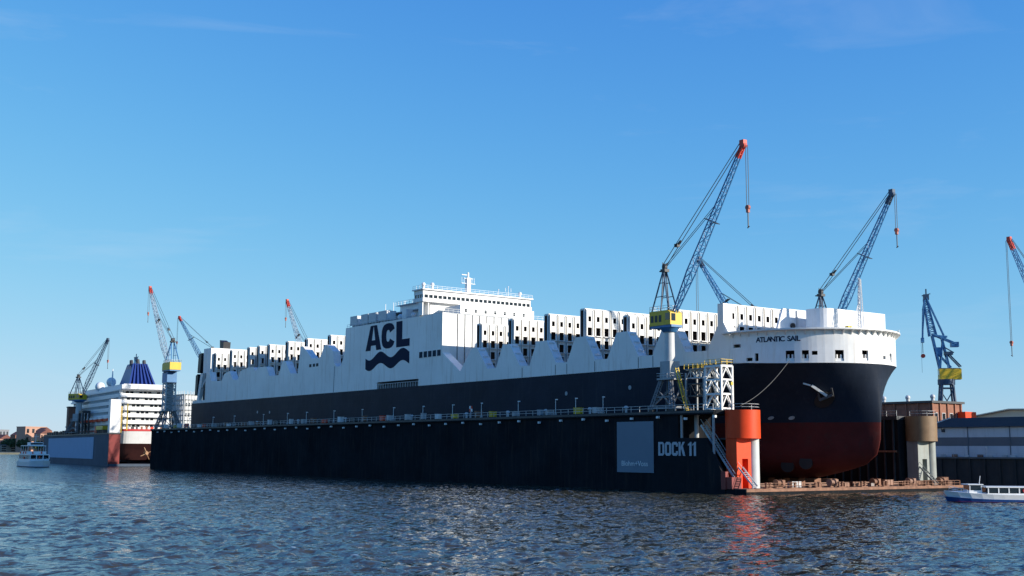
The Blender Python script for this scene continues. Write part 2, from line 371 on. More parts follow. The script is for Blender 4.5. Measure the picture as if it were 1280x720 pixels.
# billboard and lettering
bd = MB().box(-31.8, -20.6, -.16, -.06, 3.6, 13.9).build('sign_panel', PANEL, dock, True)
bd['label'] = 'slate blue company billboard with white lettering'
def place_text(name, me, parent, x0, x1, z0, y, root):
    xs_ = [v.co.x for v in me.vertices]; sx = (x1-x0)/(max(xs_)-min(xs_))
    me.transform(Matrix.Scale(sx, 4, (1,0,0)))
    mn = min(v.co.x for v in me.vertices); mz = min(v.co.z for v in me.vertices)
    return link(name, me, parent, (x0-mn-root.location.x, y-root.location.y, z0-mz-root.location.z))
place_text('lettering', text_mesh('Blohm+Voss', 1.5, .0, .015, .9, LAMPW), bd, -30.3, -22.3, 4.9, -.185, dock)
BLK = {'D': [[(0,0),(.3,0),(.3,1),(0,1)],[(.3,.84),(.3,1),(.68,1),(.62,.84)],[(.3,0),(.3,.16),(.62,.16),(.68,0)],[(.68,0),(.62,.16),(.62,.84),(.68,1),(.9,.86),(.9,.14)]],
       'O': [[(0,.14),(.28,.2),(.28,.8),(0,.86)],[(0,.86),(.28,.8),(.62,.8),(.9,.86),(.7,1),(.2,1)],[(.62,.2),(.9,.14),(.9,.86),(.62,.8)],[(0,.14),(.2,0),(.7,0),(.9,.14),(.62,.2),(.28,.2)]],
       'C': [[(0,.14),(.28,.2),(.28,.8),(0,.86)],[(0,.86),(.28,.8),(.62,.8),(.62,.66),(.9,.66),(.9,.86),(.7,1),(.2,1)],[(0,.14),(.2,0),(.7,0),(.9,.14),(.9,.34),(.62,.34),(.62,.2),(.28,.2)]],
       'K': [[(0,0),(.28,0),(.28,1),(0,1)],[(.28,.38),(.42,.55),(.92,1),(.6,1),(.28,.62)],[(.42,.55),(.38,.5),(.64,0),(.95,0),(.6,.715)]],
       '1': [[(.2,0),(.5,0),(.5,1),(.3,1),(.2,.9)],[(0,.72),(.2,.8),(.2,.9),(0,.84)]]}
def block_word(txt, x0, x1, z0, z1, y0, y1, m, name, parent):
    w_ = {'1': .62, ' ': .35}; tot_ = sum(w_.get(c, 1.0) for c in txt)-.1; u = (x1-x0)/tot_; x = x0; b = MB().use(m)
    for c in txt:
        for pl_ in BLK.get(c, []): b.prism([(x+px_*u, z0+pz_*(z1-z0)) for px_, pz_ in pl_], 'y', y0, y1)
        x += w_.get(c, 1.0)*u
    return b.build(name, None, parent, True)
block_word('DOCK 11', -19.3, -8.6, 7.05, 9.75, -.05, -.012, GREYL, 'lettering', near)
# drum towers at the wall ends
def tower(y, mdrum, mcol, mcol2, lab, wall):
    t = MB().use(mdrum).cone((-.9, y, 10.4), (-.9, y, 15.75), 3.3, 3.3, 40).build('drum_tower', None, dock, True)
    t['label'] = lab
    for p in t.data.polygons: p.use_smooth = len(p.vertices) == 4
    MB().use(mcol).box(-2.6, .2, y-2.9, y-1.5, 1.08, 10.38).box(-2.6, .2, y+.1, y+.9, 1.08, 10.38).box(-2.6, -2.2, y-1.5, y+.1, 1.08, 10.38).box(-2.2, .2, y-1.5, y+.1, 6.6, 10.38).build('column', None, t, True)
    q = MB().use(mcol2).cone((-.4, y+2.0, 1.08), (-.4, y+2.0, 10.38), 1.25, 1.25, 20).build('pipe_column', None, t, True, True)
    MB().box(-2.0, -1.6, y-1.4, y+.05, 1.1, 6.5).build('doorway', DARK, t, True)
    mb = MB()
    railing(mb, [(-.9+3.1*math.cos(a), y+3.1*math.sin(a), 15.76) for a in [R(d) for d in range(-100, 101, 25)]], 1.1, 1.5, .06); mb.build('railing', LGREY, t, True)
    mb = MB()
    for k in range(9): mb.box(1.2+k*.28, 1.55+k*.28, y-2.6, y-1.4, 4.0-k*.33, 4.06-k*.33)
    mb.bar((.2, y-2.6, 5.0), (3.8, y-2.6, 1.6), .09, .3).bar((.2, y-1.4, 5.0), (3.8, y-1.4, 1.6), .09, .3).bar((.2, y-2.6, 6.0), (3.8, y-2.6, 2.6), .07)
    mb.bar((3.8, y-2.6, 1.1), (3.8, y-2.6, 2.6), .07); mb.build('stair', mcol2, t, True)
    return t
tower(4.8, ORANGE, ORANGE, LGREY, 'bright orange-red drum on the dock wall end', near)
GGREY = mat('greenish_grey_steel', (.30, .32, .29), .6, .15, .7, stain=(.2, .13, .08), stain_amt=.5, streak=True)
tower(59.8, TAN, GGREY, GGREY, 'weathered tan drum on the far wall end', far)
# stair in the opening of the near wall, posts
mb = MB()
for k in range(24): mb.box(-8.6+k*.36, -8.2+k*.36, 1.6, 2.9, 12.9-k*.43, 12.96-k*.43)
for yy in (1.55, 2.95): mb.bar((-8.8, yy, 13.0), (.1, yy, 2.7), .12, .4)
mb.bar((-8.8, 1.5, 14.1), (.1, 1.5, 3.8), .09); mb.bar((-8.8, 3.0, 14.1), (.1, 3.0, 3.8), .09)
mb.build('wall_stair', LGREY, near, True)
for px in (-4.2, -12.9): MB().bar((px, .35, 1.1), (px, .35, 15), .35).build('post', GREY, near, True)
MB().cone((-12.0, 3.5, 10.6), (-12.0, 3.5, 15), .45, .45, 12).build('post', LGREY, near, True)
MB().box(-13.5, -2.2, 3.6, 8.1, 10.2, 10.5).build('landing', DGREY, near, True)
# railings on both rims
mb = MB(); railing(mb, [(-DL, -.2, 15.8), (-3.7, -.2, 15.8)], 1.15, 2.6, .075); mb.build('railing', LGREY, near, True)
mb = MB(); railing(mb, [(-DL, DW-9.2, 15.8), (-3.5, DW-9.2, 15.8)], 1.15, 2.6, .075); mb.build('railing', LGREY, far, True)
mb = MB(); mb.box(-DL, -30, 3.6, 3.75, 15.8, 15.95).box(-DL, -30, 7.6, 7.75, 15.8, 15.95); mb.build('crane_rail', DGREY, near, True)

# keel blocks under the ship
kb = MB().use(RUSTM).box(-1.2, 1.2, -1, 1, 0, 1.5).mesh('keel_block')
n = 0
for y in (32,):
    for k in range(12):
        o = link('keel_block', kb, None, (-3.2-k*4.2, y, 1.09))
        tag(o, '%s keel block back from the bow under the red hull' % ORD[k], 'keel block', 'keel blocks on the dock floor')

# ------------------------------------------------------------------ things on the dock rim
lampm = [MB().cone((0,0,0), (0,0,3.5), .08, .06, 8).mesh('pole', LAMPW), MB().box(-.1, .5, -.14, .14, 3.45, 3.68).mesh('lamp_head', LAMPW), MB().box(-.25, .25, -.25, .25, 0, .5).mesh('base', GREY)]
lx = [-303, -282, -259, -238, -214, -196, -181, -163, -146, -127, -112, -98, -84, -69, -55, -47, -38]
for k, x in enumerate(lx):
    t = thing('lamp_post', '%s thin pale lamp post from the left along the dock rim' % ORD[k], 'lamp post', (x, 1.0+.3*(k%3), 15.8), R(30*(k%4)), 'lamp posts along the dock rim')
    for me in lampm: link(me.name, me, t)
cols = [('white', LAMPW), ('grey', GREY), ('rusty', RUSTM), ('pale grey', LGREY), ('yellow', YEL), ('orange', ORANGE), ('black', BLACK)]
lk = {}
for cn, m in cols:
    b1 = MB().box(-.8, .8, -.55, .55, .12, 1.25).mesh('body', m); b2 = MB().box(-.86, .86, -.6, .6, 1.25, 1.36).mesh('lid', m)
    b3 = MB().box(-.7, -.5, -.5, .5, 0, .12).box(.5, .7, -.5, .5, 0, .12).mesh('skid', DGREY); lk[cn] = (b1, b2, b3)
rs = random.Random(4); cnt = {}
lids = []
for k in range(34):
    x = -306+k*8.1+rs.uniform(-2.5, 2.5); cn = cols[rs.choice((0,0,1,1,2,3,3,4,5,6))][0]; lids.append((x, cn))
for x, cn in lids:
    i = cnt.get(cn, 0); cnt[cn] = i+1
    t = thing('deck_locker', '%s %s equipment locker from the left on the dock rim' % (ORD[i], cn), 'locker', (x, rs.uniform(.8, 2.0), 15.8), rs.choice((0, 1.57))+rs.uniform(-.2, .2), 'lockers along the dock rim')
    for me in lk[cn]: link(me.name, me, t).scale = (1, 1, 1)
    t.scale = (rs.uniform(.7, 1.4), rs.uniform(.8, 1.2), rs.uniform(.7, 1.35))
# red and white striped marker
t = thing('striped_marker', 'red and white striped round marker on the dock rim', 'marker', (-88.5, .9, 15.8))
MB().bar((0,0,0), (0,0,1.6), .12).build('post', LAMPW, t)
MB().use(CRED).box(-.6,-.05,-.1,.1,1.6,2.3).box(.05,.6,-.1,.1,2.3,3.0).use(LAMPW).box(.0501,.6,-.1,.1,1.6,2.3).box(-.6,.05,-.1,.1,2.3,3.0).build('board', None, t)
# vents (mushroom) on the rim
vm = [MB().cone((0,0,0),(0,0,1.2),.28,.28,10).mesh('pipe', LGREY), MB().cone((0,0,1.1),(0,0,1.55),.55,.3,10).mesh('cap', LGREY)]
for k, x in enumerate((-290, -250, -222, -190, -158, -120, -93, -75, -60, -44, -32)):
    t = thing('deck_vent', '%s mushroom vent from the left on the dock rim' % ORD[k], 'vent', (x, 2.6, 15.8), 0, 'vents along the dock rim')
    for me in vm: link(me.name, me, t)

# rusty gear on the front of the pontoon
rs = random.Random(9)
bolm = [MB().box(-.9,.9,-.4,.4,0,.15).mesh('base', RUSTM), MB().cone((-.5,0,.15),(-.5,0,1.0),.24,.24,10).cone((-.5,0,.9),(-.5,0,1.1),.34,.34,10).mesh('bollard_head', RUSTM), MB().cone((.5,0,.15),(.5,0,1.0),.24,.24,10).cone((.5,0,.9),(.5,0,1.1),.34,.34,10).mesh('bollard_head', RUSTM)]
for k in range(9):
    t = thing('mooring_bollard', '%s rusty double bollard from the left on the pontoon edge' % ORD[k], 'bollard', (3.1, 7+k*6.9, 1.09), R(90), 'bollards on the pontoon edge')
    for me in bolm: link(me.name, me, t)
PINK = mat('faded_primer', (.33, .19, .13), .75, .3, .8, stain=RUST, stain_amt=.7)
def winch(y, x, lab, m):
    t = thing('mooring_winch', lab, 'winch', (x, y, 1.09), R(90), 'winches on the pontoon')
    MB().box(-1.4,1.4,-.8,.8,0,.25).build('bed', RUSTM, t)
    MB().cone((-.8,0,.9),(.5,0,.9),.5,.5,14).cone((-.85,0,.9),(-.75,0,.9),.75,.75,14).cone((.45,0,.9),(.55,0,.9),.75,.75,14).build('drum', m, t)
    MB().box(.6,1.35,-.5,.5,.25,1.5).build('gearbox', m, t)
for k, (y, x) in enumerate(((12, 1.2), (27, 1.6), (41, 1.0), (52, 1.5), (62.5, 1.5))):
    winch(y, x, '%s mooring winch from the left on the rusty pontoon' % ORD[k], (RUSTM, PINK)[k%2])
def crate(y, x, l, wd, h, lab, m):
    t = thing('steel_crate', lab, 'crate', (x, y, 1.09), R(90)+rs.uniform(-.15,.15), 'steel crates on the pontoon')
    MB().box(-l/2,l/2,-wd/2,wd/2,.1,h).build('body', m, t)
    for q in (-l/2+.05, -l/6, l/6, l/2-.05): MB().box(q-.05,q+.05,-wd/2-.06,wd/2+.06,.1,h+.04).build('rib', RUSTM, t)
    MB().box(-l/2+.2,-l/2+.4,-wd/2,wd/2,0,.1).box(l/2-.4,l/2-.2,-wd/2,wd/2,0,.1).build('skid', RUSTM, t)
k = 0
for y, x, l, wd, h, m in ((16.2,1.5,3.6,1.3,1.6,LGREY),(19.6,2.2,1.6,1,1.0,PINK),(23,1.0,2.4,1.2,.9,RUSTM),(30,2.4,2.2,1,1.1,PINK),(34.5,1.3,3.0,1.4,1.3,RUSTM),(38,2.4,1.4,1,.9,LGREY),(44.6,1.2,4.2,1.4,1.7,PINK),(48.5,2.3,1.8,1,1.0,RUSTM),(55.6,.8,3.2,1.3,1.3,RUSTM),(58.8,2.2,2.4,1,1.5,PINK),(65,.4,2.6,1.4,2.2,RUSTM),(63.5,2.8,1.6,1,1.2,PINK)):
    crate(y, x, l*.8, wd*.8, h*.75, '%s ribbed steel crate from the left on the pontoon' % ORD[k], m); k += 1
for q in ([(3.75, 6.5, 1.1), (3.75, 20, 1.1)], [(3.75, 45, 1.1), (3.75, 66, 1.1)], [(-1, 66.4, 1.1), (3.6, 66.4, 1.1)]):
    mb = MB(); railing(mb, q, 1.0, 1.8, .07); mb.build('railing', RUSTM, pon, True)
mb = MB()
for yy, z, rr in ((6, 1.35, .16), (6, 1.75, .12)): mb.cone((-2.6, 9, z), (-2.6, 55, z), rr, rr, 10)
mb.build('pipe', PINK, pon, True, True)

# ------------------------------------------------------------------ container ship
YC, HB = 32., 18.7
YP = YC-HB                                                # port (near) side plane
def lerp(xs, ys, x): return float(np.interp(x, xs, ys))
def h_b(z):  return lerp((2.6, 3.0, 3.8, 5.0, 6.5), (13.2, 15.6, 17.4, 18.4, HB), z)
def h_xe(z): return lerp((2.6, 3.2, 4.2, 5.5, 7.5, 10, 13.8, 26.1), (-7, -3.5, 1.5, 6.0, 8.8, 9.7, 9.9, 10), z)
def h_g(z):  return min(1, max(0, (z-8)/18.1))**2.0
def h_xs(z): return -48+36*h_g(z)
def h_e(z):  return 1.27+.73*h_g(z)
def drop(x): t = min(1, max(0, (x+20)/22)); return .9*t*t*(3-2*t)
def hull_pt(th, z, side=-1):
    """th 0 (start of the entry) .. 90 deg (stem)"""
    e = h_e(z); xs, xe, b = h_xs(z), h_xe(z), h_b(z)
    x = xs+(xe-xs)*abs(math.sin(th))**(2/e); y = b*abs(math.cos(th))**(2/e)
    return Vector((x, YC+side*y, z-drop(x)*max(0, (z-13.8)/12.3)))
def hull_row(z):
    r = [Vector((x, YC-h_b(z), z)) for x in np.linspace(-312, h_xs(z), 14)[:-1]]
    ths = [R(90)*(k/30)**1.0 for k in range(31)]
    r += [hull_pt(t, z) for t in ths]
    return r+[Vector((p.x, 2*YC-p.y, p.z)) for p in r[-2::-1]]
def hull_mesh(zs, m, name, bottom=False):
    mb = MB().use(m); rows = [hull_row(z) for z in zs]; n = len(rows[0])
    vs = [p for r in rows for p in r]; fs = []
    for j in range(len(rows)-1):
        for k in range(n-1): fs.append((j*n+k, j*n+k+1, (j+1)*n+k+1, (j+1)*n+k))
    if bottom: fs.append(tuple(range(n))[::-1])
    mb.add(vs, fs); return mb
ship = thing('container_ship', 'huge navy and white container ship lettered ACL sitting in the dock', 'ship', (-150, YC, 2.6))
zred = [2.6, 2.8, 3.2, 3.8, 4.6, 5.5, 6.5, 7.5, 9, 10.5, 12, 13.8]; zblue = [13.8, 15.5, 17, 18.5, 20, 21.5, 23, 24.5, 25.4, 26.1]
lower = hull_mesh(zred, REDH, 'lower_hull', True).build('lower_hull', None, ship, True, True)
lower['label'] = 'dull red lower hull'
hull = hull_mesh(zblue, NAVY, 'hull').build('hull', None, ship, True, True)
MB().use(NAVY).box(-312.05, -311.9, YC-HB+.1, YC+HB-.1, 3, 26).build('transom', None, ship, True)
# main deck
MB().use(DGREY).box(-311.8, -12, YP+.3, 2*YC-YP-.3, 25.3, 26.9).build('main_deck', None, ship, True)

# white side plating with its saw-tooth top (x, z), stern to bow
prof_fwd = [(-122, 46.1), (-122, 34.9), (-112.7, 29.2), (-107, 35.1), (-104.6, 35.1), (-99.6, 29.2), (-95.6, 29.2), (-92.6, 35.0), (-89.6, 35.0), (-85, 29.2), (-81, 29.0),
            (-77.9, 34.8), (-73.9, 34.8), (-70, 29.0), (-65.7, 29.0), (-62.6, 34.7), (-58.7, 34.7), (-55.2, 29.0), (-50.8, 28.9), (-47.4, 34.7), (-43.8, 34.7), (-40, 28.9),
            (-35.4, 28.8), (-32.4, 34.2), (-28.2, 34.2), (-25, 28.8), (-18.6, 28.7), (-15.5, 33.6), (-15.4, 38.2), (-13.8, 38.2), (-13.8, 34.2), (-12, 31.3), (-12, 25.9)]
prof_aft = [(-298.2, 26.1), (-298.2, 33.0), (-297.6, 38.1), (-294.2, 38.1), (-292.5, 34.6), (-281.5, 34.0), (-279, 36.6), (-273.8, 37.4), (-270.2, 33.9), (-265.5, 33.8), (-263.4, 36.9), (-255.7, 37.9),
            (-251.5, 37.7), (-249.5, 36.2), (-247, 37.5), (-240, 37.3), (-237.3, 33.8), (-229.8, 33.7), (-226.4, 38.4), (-224.3, 38.4), (-219.8, 33.8), (-214.1, 33.6), (-212.4, 42.6), (-210.6, 42.6),
            (-203.4, 38.0), (-197.5, 37.9), (-194.4, 41.9), (-192.6, 41.9), (-188.3, 39.5), (-187.3, 35.6), (-185.5, 34.4), (-183, 34.4), (-181, 36.5), (-180.1, 40), (-179.7, 46.3)]
slot = [(-134.5, 26.1), (-134.5, 28.15), (-158.7, 28.15), (-158.7, 26.1)]
poly = prof_aft+prof_fwd+slot
port = MB().use(SIDEW).prism(poly, 'y', YP, YP+2.6).build('side_plating', None, ship, True)
stbd = MB().use(SIDEW).prism(poly, 'y', 2*YC-YP-2.6, 2*YC-YP).build('side_plating', None, ship, True)
# expansion gaps, slot gear, windows
for x in (-187.2, -70.3, -55.3, -40.1, -84, -35.3, -65.8):
    MB().bar((x, YP-.012, 26.2), (x+(.35 if x < -100 else 0), YP-.012, 28.6 if x > -100 else 34.5), .16, .05).build('joint_strip', DGREY, port, True)
MB().box(-158.6, -134.6, YP+2.2, YP+2.55, 26.1, 28.1).build('slot_shade', DARK, port, True)  # dark sheet painted as the deep shade inside the slot
mb = MB()
for k in range(17): mb.box(-158.2+k*1.45, -157.9+k*1.45, YP+.1, YP+.3, 26.15, 27.5)
mb.box(-158.6, -134.6, YP+.05, YP+.2, 27.4, 27.6); mb.build('slot_railing', GREY, port, True)
for k in range(5):
    x = -134.3+k*2.42
    f = MB().box(x, x+2.1, YP-.06, YP+.02, 33.9, 35.9).build('window', SIDEW, port, True)
    MB().box(x+.15, x+1.95, YP-.09, YP-.05, 34.05, 35.75).build('pane', SLATE, f, True)
for x in (-213.5, -210.8, -208.4): MB().box(x+8.2, x+9.8, YP-.05, YP+.02, 35.2, 36.2).build('port_opening', DARK, port, True)
for x, z in ((-246.5, 29.2), (-236, 28.9), (-66, 21.5), (-43, 22)): MB().cone((x, YP+.02, z-8 if z > 25 else z), (x, YP-.05, z-8 if z > 25 else z), .5, .5, 14).build('hull_mark', GREY, hull, True)
# ACL emblem
yl0, yl1 = YP-.05, YP-.012
em = MB().use(LOGO)
def gl(pts): em.prism(pts, 'y', yl0, yl1)
zb, zt = 38.0, 45.65
# A
gl([(-166.3, zb), (-163.2, zb), (-161.4, zt), (-163.3, zt)]); gl([(-159.6, zb), (-156.5, zb), (-159.4, zt), (-161.4, zt)])
gl([(-162.86, zb+1.5), (-159.95, zb+1.5), (-160.3, zb+3.1), (-162.47, zb+3.1)])
# C
def ring(a0, a1, n=16):
    cx, cz, ro, rh = -152.4, (zb+zt)/2, 4.05, (zt-zb)/2
    for k in range(n):
        a, b = R(a0+(a1-a0)*k/n), R(a0+(a1-a0)*(k+1)/n)
        q = lambda t, f, g: (cx+ro*f*math.copysign(abs(math.cos(t))**.75, math.cos(t)), cz+rh*g*math.copysign(abs(math.sin(t))**.75, math.sin(t)))
        gl([q(a,1,1), q(b,1,1), q(b,.28,.46), q(a,.28,.46)])
ring(24, 336)
# L
gl([(-147.5, zb), (-139.8, zb), (-139.8, zb+2.2), (-144.1, zb+2.2), (-144.1, zt), (-147.6, zt)])
# wave flag
up_, lo_ = [], []
for k in range(41):
    t = k/40; x = -166.2+26.4*t
    wv = math.sin(t*4*math.pi-.9*math.pi)
    up_.append((x, 36.1+.5*t+1.1*wv)); lo_.append((x, 32.8+.3*t+1.0*wv))
for k in range(40): gl([lo_[k], lo_[k+1], up_[k+1], up_[k]])
em = em.build('emblem', None, port, True); em['label'] = 'dark navy letters ACL over a waving stripe'

# ---- accommodation block
acc = MB().use(WHITE).box(-179.4, -122.6, YP+2.61, 2*YC-YP-2.61, 26.9, 46.0).build('accommodation', None, ship, True)
MB().use(GREY).box(-179.5, -122.1, YP+.05, 2*YC-YP-.05, 46.0, 46.25).build('roof_deck', None, acc, True)
cm = MB().use(WHITE).box(-122.59, -122.0, 0, 2.12, 27, 45.95).mesh('front_panel')
for k in range(13): link('front_panel', cm, acc, (150, YP+2.7+k*2.5-YC, -2.6))
mb = MB().box(-122.58, -122.3, YP+2.7, 2*YC-YP-2.7, 27, 45.9); mb.build('front_gap', DARK, acc, True)
dk = MB().use(WHITE).box(-172, -136, 19, 45, 46.25, 49.4).build('deck_house', None, ship, True)
MB().use(WHITE).box(-158, -136.2, 20.5, 43.5, 49.4, 51.8).build('upper_house', None, dk, True)
MB().use(LGREY).box(-173, -135.5, 17.6, 46.4, 49.3, 49.5).box(-159, -136, 19.4, 44.6, 51.8, 51.95).build('deck_edge', None, dk, True)
for k in range(9): MB().box(-170+k*3.7, -169+k*3.7, 18.93, 19.01, 47.3, 48.4).build('window', GLASS, dk, True)
mb = MB(); railing(mb, [(-173, 17.7, 49.5), (-159, 17.7, 49.5)], 1.1, 1.6, .08); mb.build('railing', LAMPW, dk, True); mb = MB(); railing(mb, [(-159, 19.5, 51.95), (-136, 19.5, 51.95)], 1.1, 1.6, .08); mb.build('railing', LAMPW, dk, True); mb = MB()
railing(mb, [(-179.4, YP+.3, 46.25), (-139, YP+.3, 46.25)], 1.1, 1.8, .07); mb.build('railing', LAMPW, dk, True)
for x in (-168, -163, -156, -150, -146): MB().bar((x, 21, 49.4), (x, 21, 53.5-(x+168)*-.0), .14).build('antenna', LAMPW, dk, True)
# ventilator boxes along the block's edge
for k, (x, l) in enumerate(((-178.6, 4.6), (-171.5, 4.4), (-166.5, 4.6), (-160.5, 5.0))):
    v = MB().use(LGREY).box(x, x+l, YP+.9, YP+4.4, 47.0, 49.9).build('ventilator_box', None, ship, True)
    MB().box(x+.5, x+l-.5, YP+1.4, YP+3.9, 46.25, 47).build('ventilator_neck', GREY, v, True)
    MB().box(x+l, x+l+.06, YP+1.2, YP+4.1, 47.3, 49.6).build('ventilator_face', WHITE, v, True)
for x, r in ((-149, 1.0), (-141.5, .8)): MB().sphere((x, YP+2.2, 47.2), r, 12, 8).build('life_raft_pod', WHITE, ship, True, True)
MB().use(WHITE).box(-146.5, -144, YP+1.2, YP+3.4, 46.25, 49.3).build('deck_store', None, ship, True)
# ---- bridge
br = MB().use(WHITE).box(-137, -131.6, 12.6, 51.4, 50.2, 51.3).box(-136.9, -131.9, 12.8, 51.2, 52.3, 53.6).box(-137.3, -131.2, 12.3, 51.7, 53.6, 53.95).build('bridge', None, ship, True)
MB().use(WHITE).box(-136.9, -133.2, 16, 48, 46.25, 50.2).build('bridge_support', None, br, True)
for y in (13.0, 14.9, 49.0, 51.0): MB().use(WHITE).box(-134.4, -132.2, y-.15, y+.15, 46.25, 50.2).build('wing_bracket', None, br, True)
MB().box(-136.6, -132.2, 13.0, 51.0, 51.3, 52.3).build('window_band', GLASS, br, True)
for k in range(25): MB().box(-132.2, -131.8, 12.9+k*1.58, 13.2+k*1.58, 51.3, 52.3).build('window_mullion', WHITE, br, True)
for k in range(4): MB().box(-136.8+k*1.4, -136.5+k*1.4, 12.85, 13.05, 51.3, 52.3).build('window_mullion', WHITE, br, True)
mb = MB(); railing(mb, [(-131.4, 12.5, 53.95), (-131.4, 51.5, 53.95)], 1.0, 1.6, .07); railing(mb, [(-137.1, 12.5, 53.95), (-131.4, 12.5, 53.95)], 1.0, 1.6, .07); mb.build('railing', LAMPW, br, True)
mst = MB().use(WHITE).box(-135.3, -134.0, 29.4, 30.6, 53.95, 58.8).build('radar_mast', None, ship, True)
MB().use(WHITE).box(-134.9, -134.4, 29.8, 30.2, 58.8, 60.4).box(-135, -134.3, 27.6, 32.4, 57.0, 57.15).box(-135, -134.3, 28.4, 31.6, 58.5, 58.65).box(-134.6, -134.3, 27.6, 29.4, 59.5, 59.7).build('radar_arm', None, mst, True)
for y in (27.8, 28.6, 31.4, 32.2): MB().bar((-134.6, y, 57.15), (-134.6, y, 58.9), .08).build('antenna', LAMPW, mst, True)
for y, h in ((14.5, 1.6), (17.5, 1.8), (41, 2.2), (44.6, 3.4), (49, 1.6)):
    MB().cone((-134.5, y, 53.95), (-134.5, y, 53.95+h), .35 if h < 2 else .12, .35 if h < 2 else .08, 10).sphere((-134.5, y, 53.95+h), .6 if h < 2 else .2, 10, 6).build('antenna_dome', WHITE, br, True)
for y in (43.6, 45.6): MB().bar((-134.5, y, 55.8), (-134.5, y, 56.9), .1).build('antenna', LAMPW, br, True)
# house below the bridge, above the block's front
MB().use(WHITE).box(-131.5, -123.2, 20, 46, 46.25, 48.9).build('lounge_house', None, br, True)
for k in range(7): MB().box(-123.22, -123.12, 21.5+k*3.4, 22.2+k*3.4, 47.0, 47.9).build('window', GLASS, br, True)
mb = MB(); railing(mb, [(-122.2, YP+.3, 46.25), (-122.2, 50, 46.25)], 1.1, 1.6, .07); mb.build('railing', LAMPW, br, True)

# ---- cell guide walls: columns pierced by openings
LINER = mat('rust_and_opening_shade', (.045, .028, .022), .85, .4, 1.5, spec=.1)  # rust brown, darkened further to paint the shade in openings and slits
def column_mesh(z0, z1, rows, w=2.38, d=2.0):
    """one guide column: openings right through, the lower ones larger"""
    mb = MB().use(GUIDE); y0, y1 = -w/2, w/2; H0, H1 = (.44, .62), (.66, .98)
    top = max(rows); zc = top-1.35
    mb.box(-d, 0, y0, -H1[0], z0, z1).box(-d, 0, H1[0], y1, z0, z1)
    mb.box(-d+.004, -.004, -H1[0], -H0[0], zc, z1-.004).box(-d+.004, -.004, H0[0], H1[0], zc, z1-.004)
    prev = z0
    for r in sorted(rows):
        hw, hh = H0 if r == top else H1
        if r == top:
            mb.box(-d+.01, -.012, -H1[0], H1[0], prev, zc); prev = zc
        if r-hh > prev: mb.box(-d+.01, -.012, -hw, hw, prev, r-hh)
        prev = r+hh
    mb.box(-d+.01, -.012, -H0[0], H0[0], prev, z1-.01)
    mb.box(0, .16, y0, y0+.22, z0, z1-.25).box(0, .16, y1-.22, y1, z0, z1-.25)      # flanges
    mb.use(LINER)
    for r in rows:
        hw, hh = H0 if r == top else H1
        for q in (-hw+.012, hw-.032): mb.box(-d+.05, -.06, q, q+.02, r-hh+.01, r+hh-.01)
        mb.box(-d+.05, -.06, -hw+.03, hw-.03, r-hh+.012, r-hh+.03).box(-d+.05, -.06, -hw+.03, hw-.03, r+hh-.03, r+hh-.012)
    return mb.mesh('guide_column')
def guide_wall(xf, z0, z1, ncol=12, y0=16.35, lab=None, pitch=2.62, d=2.0, first=2.35, gap=3.05):
    mb = MB().use(LINER)
    for k in range(ncol+1): mb.box(xf-d*.8, xf-d*.4, y0+k*pitch-.2, y0+k*pitch+.2, z0, z1-.3)
    o = mb.build('cell_guide_wall', None, ship, True)
    rows = []; z = z1-first
    while z > z0+1.5: rows.append(z); z -= gap
    cmh = column_mesh(z0, z1, rows, pitch-.42, d)
    for k in range(ncol): link('guide_column', cmh, o, (xf+150, y0+(k+.5)*pitch-YC, -2.6))
    MB().use(GUIDE).box(xf-d-.05, xf-.3, y0-.06, y0-.02, z0, z1).build('end_plate', None, o, True)
    MB().use(GUIDE).box(xf-d+.1, xf-.2, y0, y0+ncol*pitch, z1, z1+.16).build('cap', None, o, True)
    # ledges of stacking cones low on the wall
    for zz in rows[1:]:
        mb = MB()
        for k in range(ncol): mb.box(xf, xf+.55, y0+k*pitch+.35, y0+(k+1)*pitch-.35, zz-1.25, zz-1.05)
        mb.build('ledge', GUIDE, o, True)
    return o
for xf, zt_ in ((-107.2, 41.9), (-92.3, 41.9), (-76.8, 41.8), (-62.4, 41.8), (-46.6, 38.8), (-32.0, 38.8)): guide_wall(xf, 26.9, zt_)
for xf, zt_ in ((-279.8, 45.9), (-262.9, 45.9), (-253.8, 45.8), (-244.8, 45.7), (-229, 45.7), (-213.6, 45.6), (-196.2, 45.5), (-296, 45.8)): guide_wall(xf, 26.9, zt_)
guide_wall(-14.0, 26.9, 38.1, 12, 15.0)
# hatch covers between the walls
for x0, x1 in ((-120, -110), (-105, -96), (-90, -80.5), (-75, -66), (-60.5, -50.5), (-44.8, -36), (-30, -19)):
    MB().use(DGREY).box(x0, x1, 17, 47, 26.95, 27.9).build('hatch_cover', None, ship, True)
# pale boxes standing in for sun patches on the sloping tooth fronts
stp = MB().use(WHITE).box(-.55, .15, .5, 2.1, -.08, .30).mesh('tooth_sun_patch')
for a, b in (((-104.6,35.1),(-99.6,29.2)), ((-89.6,35),(-85,29.2)), ((-73.9,34.8),(-70,29)), ((-58.7,34.7),(-55.2,29)), ((-43.8,34.7),(-40,28.9)), ((-28.2,34.2),(-25,28.8))):
    for t in (.12, .45, .8): link('tooth_sun_patch', stp, port, (a[0]+(b[0]-a[0])*t+150, YP-YC, a[1]+(b[1]-a[1])*t-2.6))
